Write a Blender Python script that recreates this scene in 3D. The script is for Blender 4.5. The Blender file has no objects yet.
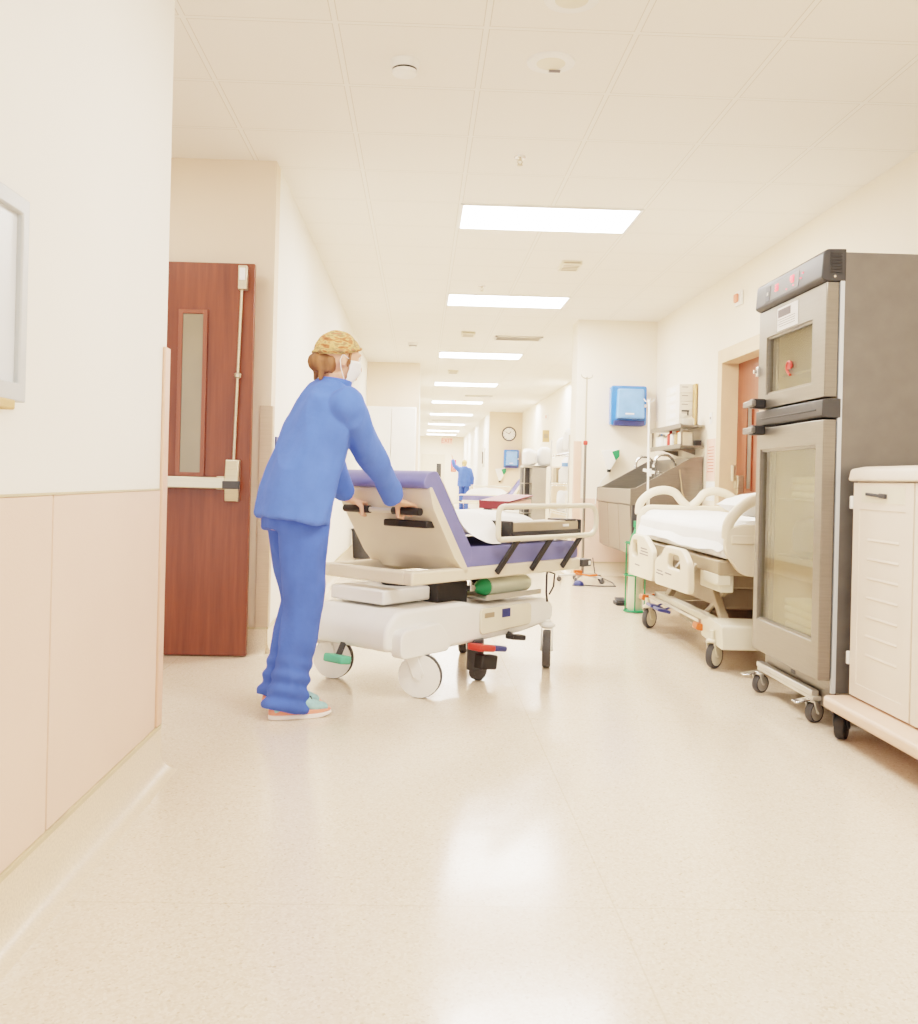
import bpy, bmesh, math, random
from mathutils import Vector, Matrix, noise, Euler
random.seed(7)
SC = bpy.context.scene
COL = SC.collection
PI = math.pi
CEIL = 2.865          # ceiling height
CAMZ = 1.04

# ------------------------------------------------------------------ materials
def lin(c):
    if isinstance(c, str):
        c = tuple(int(c[i:i+2], 16) for i in (0, 2, 4))
    return tuple((x/255/12.92 if x/255 <= .04045 else ((x/255+.055)/1.055)**2.4) for x in c)

class NT:
    """small node helper"""
    def __init__(s, name):
        s.m = bpy.data.materials.new(name); s.m.use_nodes = True
        s.t = s.m.node_tree; s.n = s.t.nodes; s.l = s.t.links
        s.b = s.n.get('Principled BSDF'); s.out = s.n.get('Material Output')
    def new(s, typ, **kw):
        n = s.n.new(typ)
        for k, v in kw.items(): setattr(n, k, v)
        return n
    def coord(s, kind='Object', scale=(1, 1, 1)):
        c = s.new('ShaderNodeTexCoord'); mp = s.new('ShaderNodeMapping')
        mp.inputs['Scale'].default_value = scale
        s.l.new(c.outputs[kind], mp.inputs['Vector']); return mp.outputs[0]
    def math(s, op, a, b=None):
        n = s.new('ShaderNodeMath', operation=op)
        for i, v in enumerate((a, b)):
            if v is None: continue
            if isinstance(v, (int, float)): n.inputs[i].default_value = v
            else: s.l.new(v, n.inputs[i])
        return n.outputs[0]
    def mix(s, f, a, b):
        n = s.new('ShaderNodeMix', data_type='RGBA')
        for sock, v in ((n.inputs[0], f), (n.inputs[6], a), (n.inputs[7], b)):
            if isinstance(v, (int, float)): sock.default_value = v
            elif isinstance(v, tuple): sock.default_value = (*v[:3], 1)
            else: s.l.new(v, sock)
        return n.outputs[2]
    def ramp(s, f, stops):
        n = s.new('ShaderNodeValToRGB'); s.l.new(f, n.inputs[0]); e = n.color_ramp.elements
        while len(e) < len(stops): e.new(.5)
        for el, (p, c) in zip(e, stops): el.position = p; el.color = (*c[:3], 1)
        return n.outputs[0]
    def noise(s, vec, scale, detail=3, rough=.5):
        n = s.new('ShaderNodeTexNoise'); n.inputs['Scale'].default_value = scale
        n.inputs['Detail'].default_value = detail; n.inputs['Roughness'].default_value = rough
        s.l.new(vec, n.inputs['Vector']); return n.outputs[0]
    def bump(s, h, strength, dist=.01):
        n = s.new('ShaderNodeBump'); n.inputs['Strength'].default_value = strength
        n.inputs['Distance'].default_value = dist
        s.l.new(h, n.inputs['Height']); s.l.new(n.outputs[0], s.b.inputs['Normal'])
    def col(s, o):
        if isinstance(o, tuple): s.b.inputs['Base Color'].default_value = (*o, 1)
        else: s.l.new(o, s.b.inputs['Base Color'])

def mat(name, c, rough=.5, metal=0., var=.06, scale=6., bump=0., bscale=60., stretch=(1, 1, 1), spec=.5, emit=0., coat=0.):
    t = NT(name); c = lin(c)
    v = t.coord('Object', stretch)
    f = t.noise(v, scale)
    d = tuple(max(0, x*(1-var*1.6)) for x in c); h = tuple(min(1, x*(1+var)) for x in c)
    colr = t.ramp(f, [(.3, d), (.7, h)])
    t.col(colr)
    t.b.inputs['Roughness'].default_value = rough; t.b.inputs['Metallic'].default_value = metal
    t.b.inputs['Specular IOR Level'].default_value = spec
    if coat: t.b.inputs['Coat Weight'].default_value = coat; t.b.inputs['Coat Roughness'].default_value = .1
    if bump: t.bump(t.noise(v, bscale, 4), bump)
    if emit:
        t.l.new(colr, t.b.inputs['Emission Color']); t.b.inputs['Emission Strength'].default_value = emit
    return t.m

def glass(name, tint=(235, 240, 235), reflect=.25, rough=.02):
    t = NT(name)
    tr = t.new('ShaderNodeBsdfTransparent'); gl = t.new('ShaderNodeBsdfGlossy'); mx = t.new('ShaderNodeMixShader')
    v = t.coord('Object'); f = t.noise(v, 2.)
    tr.inputs[0].default_value = (*lin(tint), 1); gl.inputs['Roughness'].default_value = rough
    lw = t.new('ShaderNodeLayerWeight'); lw.inputs[0].default_value = .35
    fac = t.math('MINIMUM', t.math('ADD', t.math('MULTIPLY', lw.outputs[0], .35), t.math('MULTIPLY', f, reflect)), 1.)
    t.l.new(fac, mx.inputs[0]); t.l.new(tr.outputs[0], mx.inputs[1]); t.l.new(gl.outputs[0], mx.inputs[2])
    t.l.new(mx.outputs[0], t.out.inputs[0]); return t.m

def brushed(name, c, rough=.32, stretch=(2, 2, 90), metal=.85, bump=.03):
    t = NT(name); c = lin(c); v = t.coord('Object', stretch); f = t.noise(v, 4., 4)
    t.col(t.ramp(f, [(.25, tuple(x*.9 for x in c)), (.75, tuple(min(1, x*1.08) for x in c))]))
    t.b.inputs['Metallic'].default_value = metal
    r = t.math('ADD', t.math('MULTIPLY', f, .12), rough-.06); t.l.new(r, t.b.inputs['Roughness'])
    t.bump(f, bump, .002); return t.m

def wood(name, a, b):
    t = NT(name); v = t.coord('Object', (9, 9, .55)); f = t.noise(v, 3., 6, .6)
    v2 = t.coord('Object', (60, 60, 1.6)); g = t.noise(v2, 3., 3)
    base = t.ramp(f, [(.3, lin(a)), (.7, lin(b))])
    t.col(t.mix(t.math('MULTIPLY', g, .35), base, lin(tuple(int(x*.6) for x in a))))
    t.b.inputs['Roughness'].default_value = .35; t.bump(g, .05, .002); return t.m

def floor_mat():
    t = NT('terrazzo_vinyl'); v = t.coord('Object')
    vo = t.new('ShaderNodeTexVoronoi'); vo.inputs['Scale'].default_value = 170; t.l.new(v, vo.inputs['Vector'])
    sp = t.ramp(vo.outputs['Color'], [(.0, lin((196, 170, 142))), (.2, lin((224, 203, 180))), (.6, lin((234, 215, 194))), (1., lin((243, 229, 211)))])
    big = t.noise(v, 1.1, 3)
    c = t.mix(t.math('MULTIPLY', big, .30), sp, lin((225, 204, 181)))
    sx = t.new('ShaderNodeSeparateXYZ'); t.l.new(v, sx.inputs[0])
    def seam(o, period, off):
        fr = t.math('FRACT', t.math('DIVIDE', t.math('ADD', o, off), period))
        return t.math('LESS_THAN', fr, .0025)
    s = t.math('MAXIMUM', seam(sx.outputs[1], 1.83, 100*1.83-2.31), seam(sx.outputs[0], 1.83, 100*1.83-.5))
    c = t.mix(t.math('MULTIPLY', s, .35), c, lin((190, 165, 130)))
    t.col(c)
    t.b.inputs['Roughness'].default_value = .16
    r = t.math('ADD', t.math('MULTIPLY', t.noise(v, 6., 4), .08), .13); t.l.new(r, t.b.inputs['Roughness'])
    t.bump(t.noise(v, 9., 2), .035, .02); return t.m

def ceil_mat():
    t = NT('ceiling_tile'); v = t.coord('Object'); sx = t.new('ShaderNodeSeparateXYZ'); t.l.new(v, sx.inputs[0])
    def grid(o, off, w):
        fr = t.math('FRACT', t.math('DIVIDE', t.math('ADD', o, off), .61))
        d = t.math('ABSOLUTE', t.math('SUBTRACT', fr, .5))
        return t.math('GREATER_THAN', d, .5-w), d
    a, da = grid(sx.outputs[0], 61-.225, .018); b, db = grid(sx.outputs[1], 61-6.27+6.1, .018)
    a2, _ = grid(sx.outputs[0], 61-.225, .024); b2, _ = grid(sx.outputs[1], 61-6.27+6.1, .024)
    g = t.math('MAXIMUM', a, b); g2 = t.math('SUBTRACT', t.math('MAXIMUM', a2, b2), g)
    spk = t.noise(v, 120., 2); big = t.noise(v, 1.4, 2)
    base = t.mix(t.math('MULTIPLY', spk, .35), lin((248, 241, 231)), lin((236, 226, 212)))
    base = t.mix(t.math('MULTIPLY', big, .25), base, lin((242, 236, 224)))
    base = t.mix(t.math('MULTIPLY', g, .5), base, lin((246, 242, 233)))
    base = t.mix(t.math('MULTIPLY', g2, .5), base, lin((176, 160, 136)))
    t.col(base); t.b.inputs['Roughness'].default_value = .85
    t.bump(t.math('ADD', t.math('MULTIPLY', g, .6), t.math('MULTIPLY', spk, .3)), .25, .004); return t.m

def cap_mat():
    t = NT('patterned_cap_cotton'); v = t.coord('Object', (1, 1, 2.2))
    n = t.noise(v, 26., 2)
    t.col(t.ramp(n, [(.3, lin((150, 88, 58))), (.42, lin((192, 122, 82))), (.52, lin((220, 180, 122))), (.6, lin((150, 130, 92))), (.7, lin((200, 122, 92)))]))
    t.b.inputs['Roughness'].default_value = .9; return t.m

M = {}
M['wall'] = mat('painted_wall', (247, 241, 230), .75, var=.015, scale=1.5, bump=.04, bscale=220)
M['wall_cream'] = mat('cream_painted_wall', (247, 234, 216), .75, var=.015, scale=1.5, bump=.04, bscale=220)
M['wall_tan'] = mat('tan_painted_wall', (236, 214, 192), .75, var=.02, scale=1.5, bump=.04, bscale=220)
M['panel'] = mat('wainscot_panel', (233, 199, 182), .55, var=.02, scale=3, bump=.08, bscale=140)
M['guard'] = mat('corner_guard_vinyl', (228, 182, 160), .45, var=.03)
M['guard_steel'] = brushed('guard_steel', (196, 170, 148), .4, metal=.3)
M['base'] = mat('terrazzo_base', (230, 208, 184), .3, var=.10, scale=150)
M['base_cap'] = mat('base_cap_strip', (205, 186, 154), .4)
M['floor'] = floor_mat()
M['ceil'] = ceil_mat()
M['wood'] = wood('mahogany_door', (112, 50, 28), (142, 70, 42))
M['wood2'] = wood('cherry_door', (134, 70, 50), (156, 86, 64))
M['frame_tan'] = mat('tan_door_frame', (222, 194, 164), .45, var=.03)
M['steel'] = brushed('stainless_steel', (134, 128, 119), .34, stretch=(2, 2, 40), metal=.7, bump=.008)
M['steel_dark'] = mat('dark_display_plastic', (84, 82, 80), .5, var=.05)
M['steel_side'] = brushed('grey_steel_side', (112, 108, 102), .42, stretch=(3, 3, 3), metal=.5, bump=0)
M['chrome'] = mat('chrome', (225, 225, 225), .12, 1., var=.02)
M['alu'] = mat('aluminium', (208, 204, 196), .35, .7, var=.03)
M['hw'] = brushed('door_hardware', (205, 192, 170), .3, metal=.8)
M['black'] = mat('black_rubber', (34, 33, 33), .55, var=.15)
M['charcoal'] = mat('charcoal_plastic', (50, 49, 48), .5, var=.08)
M['dkgrey'] = mat('dark_grey_plastic', (62, 62, 64), .45, var=.08)
M['tire'] = mat('grey_tire', (72, 70, 70), .6, var=.1)
M['cream'] = mat('cream_plastic', (232, 217, 194), .42, var=.02, coat=.1)
M['cream2'] = mat('cream_enamel', (232, 222, 200), .4, var=.03)
M['white'] = mat('white_plastic', (246, 243, 236), .4, var=.02)
M['sheet'] = mat('white_cotton', (250, 248, 244), .9, var=.02, bump=.15, bscale=30)
M['violet'] = mat('periwinkle_vinyl', (120, 124, 178), .5, var=.06)
M['taupe'] = mat('taupe_bed_frame', (162, 144, 120), .45, var=.06)
M['cart'] = mat('beige_cart_plastic', (238, 222, 206), .5, var=.02, bump=.05, bscale=200)
M['bumper'] = mat('cart_bumper', (232, 196, 174), .5, var=.03)
M['blue'] = mat('blue_smoke_plastic', (66, 128, 214), .2, var=.08, coat=.4)
M['blue_l'] = mat('light_blue_plastic', (120, 172, 238), .2, var=.08, coat=.4)
M['blue_d'] = mat('navy_plastic', (52, 62, 120), .4, var=.1)
M['green'] = mat('oxygen_green', (40, 140, 88), .4, var=.08)
M['green_l'] = mat('pale_green_plastic', (96, 190, 152), .4, var=.06)
M['cyl'] = mat('brushed_cylinder', (214, 220, 200), .35, .3, var=.04)
M['red'] = mat('red_plastic', (212, 60, 52), .4, var=.06)
M['orange'] = mat('orange_plastic', (232, 104, 52), .4, var=.06)
M['maroon'] = mat('maroon_cover', (128, 38, 48), .5, var=.08)
M['pinkpaper'] = mat('pink_paper', (246, 196, 180), .8, var=.03)
M['paper'] = mat('white_paper', (250, 248, 244), .8, var=.01)
M['ink'] = mat('grey_print', (130, 124, 126), .8)
M['inkred'] = mat('red_print', (214, 84, 78), .8)
M['led'] = mat('red_led', (255, 70, 80), .4, emit=1.2)
M['card'] = mat('box_card', (247, 240, 228), .7, var=.02)
M['cardtan'] = mat('tan_card', (202, 168, 126), .8, var=.05)
M['scrub'] = mat('royal_blue_scrub_jacket', (80, 116, 208), .85, var=.06, scale=9, bump=.12, bscale=55)
M['scrub2'] = mat('royal_blue_scrub_trousers', (66, 98, 186), .85, var=.08, scale=9, bump=.12, bscale=55)
M['skin'] = mat('skin', (228, 172, 146), .5, var=.04)
M['eyew'] = mat('eye_white', (240, 238, 232), .3)
M['eyed'] = mat('eye_iris', (60, 50, 44), .3)
M['hair'] = mat('light_brown_hair', (138, 92, 58), .6, var=.25, scale=30, stretch=(1, 1, .2))
M['blond'] = mat('blond_hair', (222, 184, 134), .6, var=.2, scale=30, stretch=(1, 1, .2))
M['cap'] = cap_mat()
M['shoe'] = mat('aqua_mesh', (150, 196, 196), .8, var=.1, scale=60)
M['coral'] = mat('coral_foam', (246, 150, 128), .6, var=.05)
M['sole'] = mat('white_foam', (244, 232, 226), .6, var=.03)
M['glass'] = glass('cabinet_glass', (226, 224, 206), .20)
M['doorglass'] = mat('wired_door_glass', (142, 130, 108), .15, var=.1, scale=2)
M['bag'] = mat('milky_plastic_bag', (246, 246, 246), .35, var=.03, bump=.3, bscale=14)
M['frame_grey'] = mat('pale_grey_frame', (192, 196, 196), .4, var=.02)
M['board'] = mat('pale_blue_grey_board', (214, 220, 224), .35, var=.02)
M['steel_light'] = brushed('light_grey_steel', (164, 159, 151), .45, metal=.3, bump=0)
M['signred'] = mat('exit_sign_red', (206, 30, 40), .5)
M['lens'] = mat('fixture_lens', (255, 249, 242), .5, var=.01, emit=24.)

# ------------------------------------------------------------------ mesh builder
def rpoly(pts, r, n=5):
    """polygon with rounded corners; r a number or list"""
    out = []; N = len(pts)
    for i, p in enumerate(pts):
        a = Vector(pts[i-1]); b = Vector(p); c = Vector(pts[(i+1) % N])
        rr = r[i] if isinstance(r, (list, tuple)) else r
        u = (a-b); v = (c-b); lu, lv = u.length, v.length
        if rr <= 0 or lu < 1e-6 or lv < 1e-6: out.append(tuple(b)); continue
        u /= lu; v /= lv
        d = min(rr, lu*.49, lv*.49)
        p0 = b+u*d; p1 = b+v*d
        for k in range(n+1):
            t = k/n; q = p0*(1-t)**2+b*2*t*(1-t)+p1*t*t
            out.append(tuple(q))
    return out

class MB:
    def __init__(s): s.v = []; s.f = []; s.m = []
    def add(s, vs, fs, mi=0):
        o = len(s.v); s.v += [tuple(v) for v in vs]
        s.f += [tuple(i+o for i in f) for f in fs]; s.m += [mi]*len(fs); return s
    def box(s, a, b, mi=0):
        x0, y0, z0 = (min(p, q) for p, q in zip(a, b)); x1, y1, z1 = (max(p, q) for p, q in zip(a, b))
        return s.add([(x0, y0, z0), (x1, y0, z0), (x1, y1, z0), (x0, y1, z0), (x0, y0, z1), (x1, y0, z1), (x1, y1, z1), (x0, y1, z1)],
                     [(0, 3, 2, 1), (4, 5, 6, 7), (0, 1, 5, 4), (1, 2, 6, 5), (2, 3, 7, 6), (3, 0, 4, 7)], mi)
    def obox(s, c, size, rot=(0, 0, 0), mi=0):
        R = Euler(rot).to_matrix(); c = Vector(c); h = [x/2 for x in size]
        vs = [c+R@Vector((x*h[0], y*h[1], z*h[2])) for z in (-1, 1) for x, y in ((-1, -1), (1, -1), (1, 1), (-1, 1))]
        return s.add(vs, [(0, 3, 2, 1), (4, 5, 6, 7), (0, 1, 5, 4), (1, 2, 6, 5), (2, 3, 7, 6), (3, 0, 4, 7)], mi)
    def bar(s, p, q, w, h, mi=0, up=(0, 0, 1)):
        p = Vector(p); q = Vector(q); t = (q-p).normalized(); sd = t.cross(Vector(up))
        if sd.length < 1e-4: sd = t.cross(Vector((1, 0, 0)))
        sd.normalize(); u = sd.cross(t)
        vs = [e+sd*(a*w/2)+u*(b*h/2) for e in (p, q) for a, b in ((-1, -1), (1, -1), (1, 1), (-1, 1))]
        return s.add(vs, [(0, 1, 2, 3), (7, 6, 5, 4), (0, 4, 5, 1), (1, 5, 6, 2), (2, 6, 7, 3), (3, 7, 4, 0)], mi)
    def tube(s, pts, r, n=10, mi=0, closed=False, flat=1., side=None):
        pts = [Vector(p) for p in pts]; N = len(pts); rings = []; prev = None
        for i in range(N):
            if closed: t = pts[(i+1) % N]-pts[i-1]
            else: t = pts[min(i+1, N-1)]-pts[max(i-1, 0)]
            t.normalize()
            if prev is None:
                a = Vector(side) if side else (Vector((0, 0, 1)) if abs(t.z) < .9 else Vector((1, 0, 0)))
            else: a = prev
            u = (a-t*a.dot(t)).normalized(); w = t.cross(u); prev = u
            rr = r[i] if isinstance(r, (list, tuple)) else r
            rings.append([pts[i]+u*(rr*math.cos(2*PI*k/n))+w*(rr*flat*math.sin(2*PI*k/n)) for k in range(n)])
        vs = [p for ring in rings for p in ring]; fs = []
        for i in range(N if closed else N-1):
            a = i*n; b = ((i+1) % N)*n
            for k in range(n): fs.append((a+k, a+(k+1) % n, b+(k+1) % n, b+k))
        if not closed: fs += [tuple(range(n))[::-1], tuple((N-1)*n+k for k in range(n))]
        return s.add(vs, fs, mi)
    def cyl(s, p, q, r, r2=None, n=24, mi=0): return s.tube([p, q], [r, r if r2 is None else r2], n, mi)
    def lathe(s, prof, c=(0, 0, 0), axis=(0, 0, 1), n=28, mi=0):
        ax = Vector(axis).normalized(); u = ax.orthogonal().normalized(); w = ax.cross(u); c = Vector(c)
        vs = []
        for r, z in prof: vs += [c+ax*z+(u*math.cos(2*PI*k/n)+w*math.sin(2*PI*k/n))*max(r, 1e-5) for k in range(n)]
        fs = []
        for i in range(len(prof)-1):
            for k in range(n): fs.append((i*n+k, i*n+(k+1) % n, (i+1)*n+(k+1) % n, (i+1)*n+k))
        fs += [tuple(range(n))[::-1], tuple((len(prof)-1)*n+k for k in range(n))]
        return s.add(vs, fs, mi)
    def prism(s, out, axis, a0, a1, mi=0):
        def P(p, a): return {'x': (a, p[0], p[1]), 'y': (p[0], a, p[1]), 'z': (p[0], p[1], a)}[axis]
        n = len(out)
        vs = [P(p, a0) for p in out]+[P(p, a1) for p in out]
        fs = [tuple(range(n)), tuple(range(2*n-1, n-1, -1))]+[(i, n+i, n+(i+1) % n, (i+1) % n) for i in range(n)]
        return s.add(vs, fs, mi)
    def ring(s, outer, inner, axis, a0, a1, mi=0, N=64):
        """prism with one hole; both loops star shaped about the hole's centre"""
        cx = sum(p[0] for p in inner)/len(inner); cy = sum(p[1] for p in inner)/len(inner)
        def hit(loop, ang):
            d = (math.cos(ang), math.sin(ang)); best = None
            for i in range(len(loop)):
                ax_, ay_ = loop[i][0]-cx, loop[i][1]-cy; bx_, by_ = loop[(i+1) % len(loop)][0]-cx, loop[(i+1) % len(loop)][1]-cy
                ex, ey = bx_-ax_, by_-ay_; den = d[0]*ey-d[1]*ex
                if abs(den) < 1e-12: continue
                t = (ax_*ey-ay_*ex)/den; u = (ax_*d[1]-ay_*d[0])/den
                if t > 0 and -1e-6 <= u <= 1+1e-6 and (best is None or t > best): best = t
            best = best or .01
            return (cx+d[0]*best, cy+d[1]*best)
        angs = sorted({math.atan2(p[1]-cy, p[0]-cx) for p in outer} | ({2*PI*k/N-PI for k in range(N)} if N > 8 else {math.atan2(p[1]-cy, p[0]-cx) for p in inner}))
        o = [hit(outer, a) for a in angs]; i_ = [hit(inner, a) for a in angs]; n = len(angs)
        def P(p, a): return {'x': (a, p[0], p[1]), 'y': (p[0], a, p[1]), 'z': (p[0], p[1], a)}[axis]
        vs = [P(p, a0) for p in o]+[P(p, a1) for p in o]+[P(p, a0) for p in i_]+[P(p, a1) for p in i_]
        fs = []
        for k in range(n):
            j = (k+1) % n
            fs += [(k, j, n+j, n+k), (2*n+k, 3*n+k, 3*n+j, 2*n+j), (k, 2*n+k, 2*n+j, j), (n+k, n+j, 3*n+j, 3*n+k)]
        return s.add(vs, fs, mi)
    def sphere(s, c, r, n=16, m=10, mi=0, zmin=-1., zmax=1.):
        rr = (r, r, r) if isinstance(r, (int, float)) else r
        prof = []
        for i in range(m+1):
            a = math.asin(zmin)+(math.asin(zmax)-math.asin(zmin))*i/m
            prof.append((math.cos(a), math.sin(a)))
        vs = []
        for pr, pz in prof: vs += [(c[0]+rr[0]*max(pr, 1e-4)*math.cos(2*PI*k/n), c[1]+rr[1]*max(pr, 1e-4)*math.sin(2*PI*k/n), c[2]+rr[2]*pz) for k in range(n)]
        fs = []
        for i in range(m):
            for k in range(n): fs.append((i*n+k, i*n+(k+1) % n, (i+1)*n+(k+1) % n, (i+1)*n+k))
        fs += [tuple(range(n))[::-1], tuple(m*n+k for k in range(n))]
        return s.add(vs, fs, mi)
    def build(s, name, mats, parent=None, bev=0., seg=2, smooth=40, world=True, sub=0, loc=None):
        """ONE mesh object. Vertices are in world space when world=True (parent's location is taken off), else in the parent's space."""
        if not isinstance(mats, (list, tuple)): mats = [mats]
        off = Vector((0, 0, 0))
        if world and parent is not None: off = world_loc(parent)
        elif parent is None:
            if loc is not None: off = Vector(loc)
            else:
                xs = [v[0] for v in s.v]; ys = [v[1] for v in s.v]; zs = [v[2] for v in s.v]
                off = Vector(((min(xs)+max(xs))/2, (min(ys)+max(ys))/2, min(zs)))
        me = bpy.data.meshes.new(name)
        me.from_pydata([tuple(Vector(v)-off) for v in s.v], [], s.f)
        for mm in mats: me.materials.append(M[mm] if isinstance(mm, str) else mm)
        me.polygons.foreach_set('material_index', s.m)
        bm = bmesh.new(); bm.from_mesh(me); bmesh.ops.recalc_face_normals(bm, faces=bm.faces); bm.to_mesh(me); bm.free()
        if smooth:
            me.polygons.foreach_set('use_smooth', [True]*len(me.polygons)); me.set_sharp_from_angle(angle=math.radians(smooth))
        me.update()
        o = bpy.data.objects.new(name, me); COL.objects.link(o)
        if parent is not None: o.parent = parent
        else: o.location = off
        if bev:
            b = o.modifiers.new('edge', 'BEVEL'); b.width = bev; b.segments = seg; b.limit_method = 'ANGLE'; b.angle_limit = math.radians(38)
        if sub:
            b = o.modifiers.new('sub', 'SUBSURF'); b.levels = sub; b.render_levels = sub
        return o

def world_loc(o):
    v = Vector((0, 0, 0))
    while o is not None: v += o.location; o = o.parent
    return v

def tag(o, label, cat, group=None, kind=None):
    o['label'] = label; o['category'] = cat
    if group: o['group'] = group
    if kind: o['kind'] = kind
    return o
def thing(name, label, cat, loc, rz=0., group=None):
    o = bpy.data.objects.new(name, None); COL.objects.link(o); o.empty_display_size = .1
    o.location = loc; o.rotation_euler = (0, 0, rz)
    return tag(o, label, cat, group)
def struct(o): o['kind'] = 'structure'; return o
def copy_tree(o, parent=None):
    c = o.copy(); COL.objects.link(c); c.parent = parent
    for ch in list(o.children): copy_tree(ch, c)
    return c
def relabel(o, label, group=None):
    o['label'] = label
    if group: o['group'] = group
def text(name, body, size, mat_, parent, loc, rot, align='CENTER', depth=.001):
    cu = bpy.data.curves.new(name, 'FONT'); cu.body = body; cu.size = size; cu.align_x = align; cu.align_y = 'CENTER'; cu.extrude = depth
    tmp = bpy.data.objects.new(name+'_c', cu); COL.objects.link(tmp)
    dg = bpy.context.evaluated_depsgraph_get(); dg.update()
    me = bpy.data.meshes.new_from_object(tmp.evaluated_get(dg)); bpy.data.objects.remove(tmp)
    me.materials.clear(); me.materials.append(M[mat_])
    o = bpy.data.objects.new(name, me); COL.objects.link(o); o.parent = parent
    o.location = Vector(loc)-(world_loc(parent) if parent else Vector((0, 0, 0))); o.rotation_euler = rot
    return o

# ------------------------------------------------------------------ room shell
XL, XR = -.90, 2.63
def sbox(name, a, b, m, bev=0.):
    return struct(MB().box(a, b).build(name, m, bev=bev))
struct(MB().box((-4, -4, -.1), (5, 42, 0)).build('floor', 'floor', loc=(0, 0, 0)))
struct(MB().box((-4, -4, CEIL), (5, 42, CEIL+.1)).build('ceiling', 'ceil', loc=(0, 0, 0)))
# near wall on the photographer's side of the door recess
sbox('wall_left', (XL-.25, -4, 0), (XL, 3.36, CEIL), 'wall')
sbox('wall_recess_left', (-2.4, 3.36, 0), (-2.3, 5.55, CEIL), 'wall_tan')
sbox('wall_recess', (-2.3, 5.55, 0), (-.875, 5.7, CEIL), 'wall_tan')
sbox('wall_left_far', (-1.15, 5.7, 0), (-.875, 15.05, CEIL), 'wall')
sbox('wall_corridor_narrowing', (-1.15, 15.05, 0), (-.04, 15.2, CEIL), 'wall_tan')
sbox('wall_left_end', (-.25, 15.2, 0), (-.04, 41, CEIL), 'wall')
sbox('wall_end', (-.25, 41, 0), (2.2, 41.2, CEIL), 'wall_cream')
sbox('wall_pillar', (1.735, 10.62, 0), (3.0, 11.0, CEIL), 'wall_cream')
sbox('wall_right_far', (2.70, 11.0, 0), (3.0, 25.4, CEIL), 'wall_cream')
sbox('wall_clock', (1.83, 25.4, 0), (3.0, 25.6, CEIL), 'wall_tan')
sbox('wall_right_end', (1.83, 25.6, 0), (2.1, 41, CEIL), 'wall')
# right wall round the door opening: y 7.30..8.28
w = MB(); w.box((XR, -4, 0), (XR+.25, 7.30, CEIL)); w.box((XR, 8.28, 0), (XR+.25, 10.62, CEIL)); w.box((XR, 7.30, 2.13), (XR+.25, 8.28, CEIL))
struct(w.build('wall_right', 'wall_cream'))

# wainscot panels, cap strips, cove bases, corner guards
for i, (y0, y1) in enumerate(((2.352, 3.30), (1.13, 2.342), (-.09, 1.12))):
    sbox('trim_%d' % (i+1), (XL, y0, .155), (XL+.006, y1, .978), 'panel', bev=.0015)
sbox('trim_4', (XL, -1, .978), (XL+.008, 3.30, .984), 'base_cap')
def cove(name, p, q, h=.142, nrm=(1, 0)):
    """cove base between p and q along a wall whose room side is nrm"""
    prof = [(0, 0), (.075, 0), (.055, .003), (.035, .012), (.02, .03), (.012, .055), (.010, h), (0, h)]
    p = Vector((*p, 0)); q = Vector((*q, 0)); n = Vector((*nrm, 0)); m = MB(); k = len(prof)
    vs = [e+n*a+Vector((0, 0, b)) for e in (p, q) for a, b in prof]
    fs = [tuple(range(k)), tuple(range(2*k-1, k-1, -1))]+[(i, (i+1) % k, k+(i+1) % k, k+i) for i in range(k)]
    m.add(vs, fs)
    vs = [e+n*a+Vector((0, 0, b)) for e in (p, q) for a, b in ((0, h), (.013, h), (.013, h+.012), (0, h+.012))]
    m.add(vs, [(0, 1, 2, 3), (7, 6, 5, 4), (0, 4, 5, 1), (1, 5, 6, 2), (2, 6, 7, 3), (3, 7, 4, 0)], 1)
    return struct(m.build(name, ['base', 'base_cap']))
cove('baseboard_left', (XL, -1), (XL, 3.36))
cove('baseboard_left_return', (-2.3, 3.36), (XL+.01, 3.36), nrm=(0, 1))
cove('baseboard_recess', (-2.3, 5.55), (-.875, 5.55), nrm=(0, -1))
cove('baseboard_left_far', (-.875, 5.55), (-.875, 15.05))
cove('baseboard_narrowing', (-.875, 15.05), (-.04, 15.05), nrm=(0, -1))
cove('baseboard_left_end', (-.04, 15.05), (-.04, 41))
cove('baseboard_right', (XR, -1), (XR, 7.20), nrm=(-1, 0))
cove('baseboard_right_back', (XR, 8.38), (XR, 10.62), nrm=(-1, 0))
cove('baseboard_pillar', (1.735, 10.62), (XR, 10.62), nrm=(0, -1))
cove('baseboard_pillar_side', (1.735, 10.62), (1.735, 11.0), nrm=(-1, 0))
cove('baseboard_clock', (1.83, 25.4), (2.7, 25.4), nrm=(0, -1))
def guard(name, x, y, sx, z0, z1, wid, mm, t=.012):
    """L shaped corner guard: room corner at (x, y); faces sx along x and -y"""
    g = MB(); g.prism(rpoly([(x-sx*wid, y-t), (x+sx*t, y-t), (x+sx*t, y+wid), (x, y+wid), (x, y), (x-sx*wid, y)], [0, .008, 0, 0, 0, 0], 3), 'z', z0, z1)
    return struct(g.build(name, mm))
g = MB(); g.prism([(XL, 3.31), (XL+.012, 3.31), (XL+.012, 3.372), (XL-.06, 3.372), (XL-.06, 3.36), (XL, 3.36)], 'z', .156, 1.475)
struct(g.build('trim_5', 'guard', bev=.004))
guard('trim_6', -.875, 5.55, 1, .155, 1.44, .062, 'guard_steel')
guard('trim_7', 1.735, 10.62, -1, .155, 1.50, .065, 'guard')
sbox('trim_8', (1.80, 10.60, .155), (XR, 10.62, .86), 'panel')  # tan lower wall, its darker tone painting in the shade under the sink
sbox('trim_9', (1.83, 25.38, .0), (2.7, 25.4, .76), 'panel')
sbox('trim_10', (XR-.012, 8.40, .155), (XR, 10.6, .86), 'wall_tan')

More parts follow.
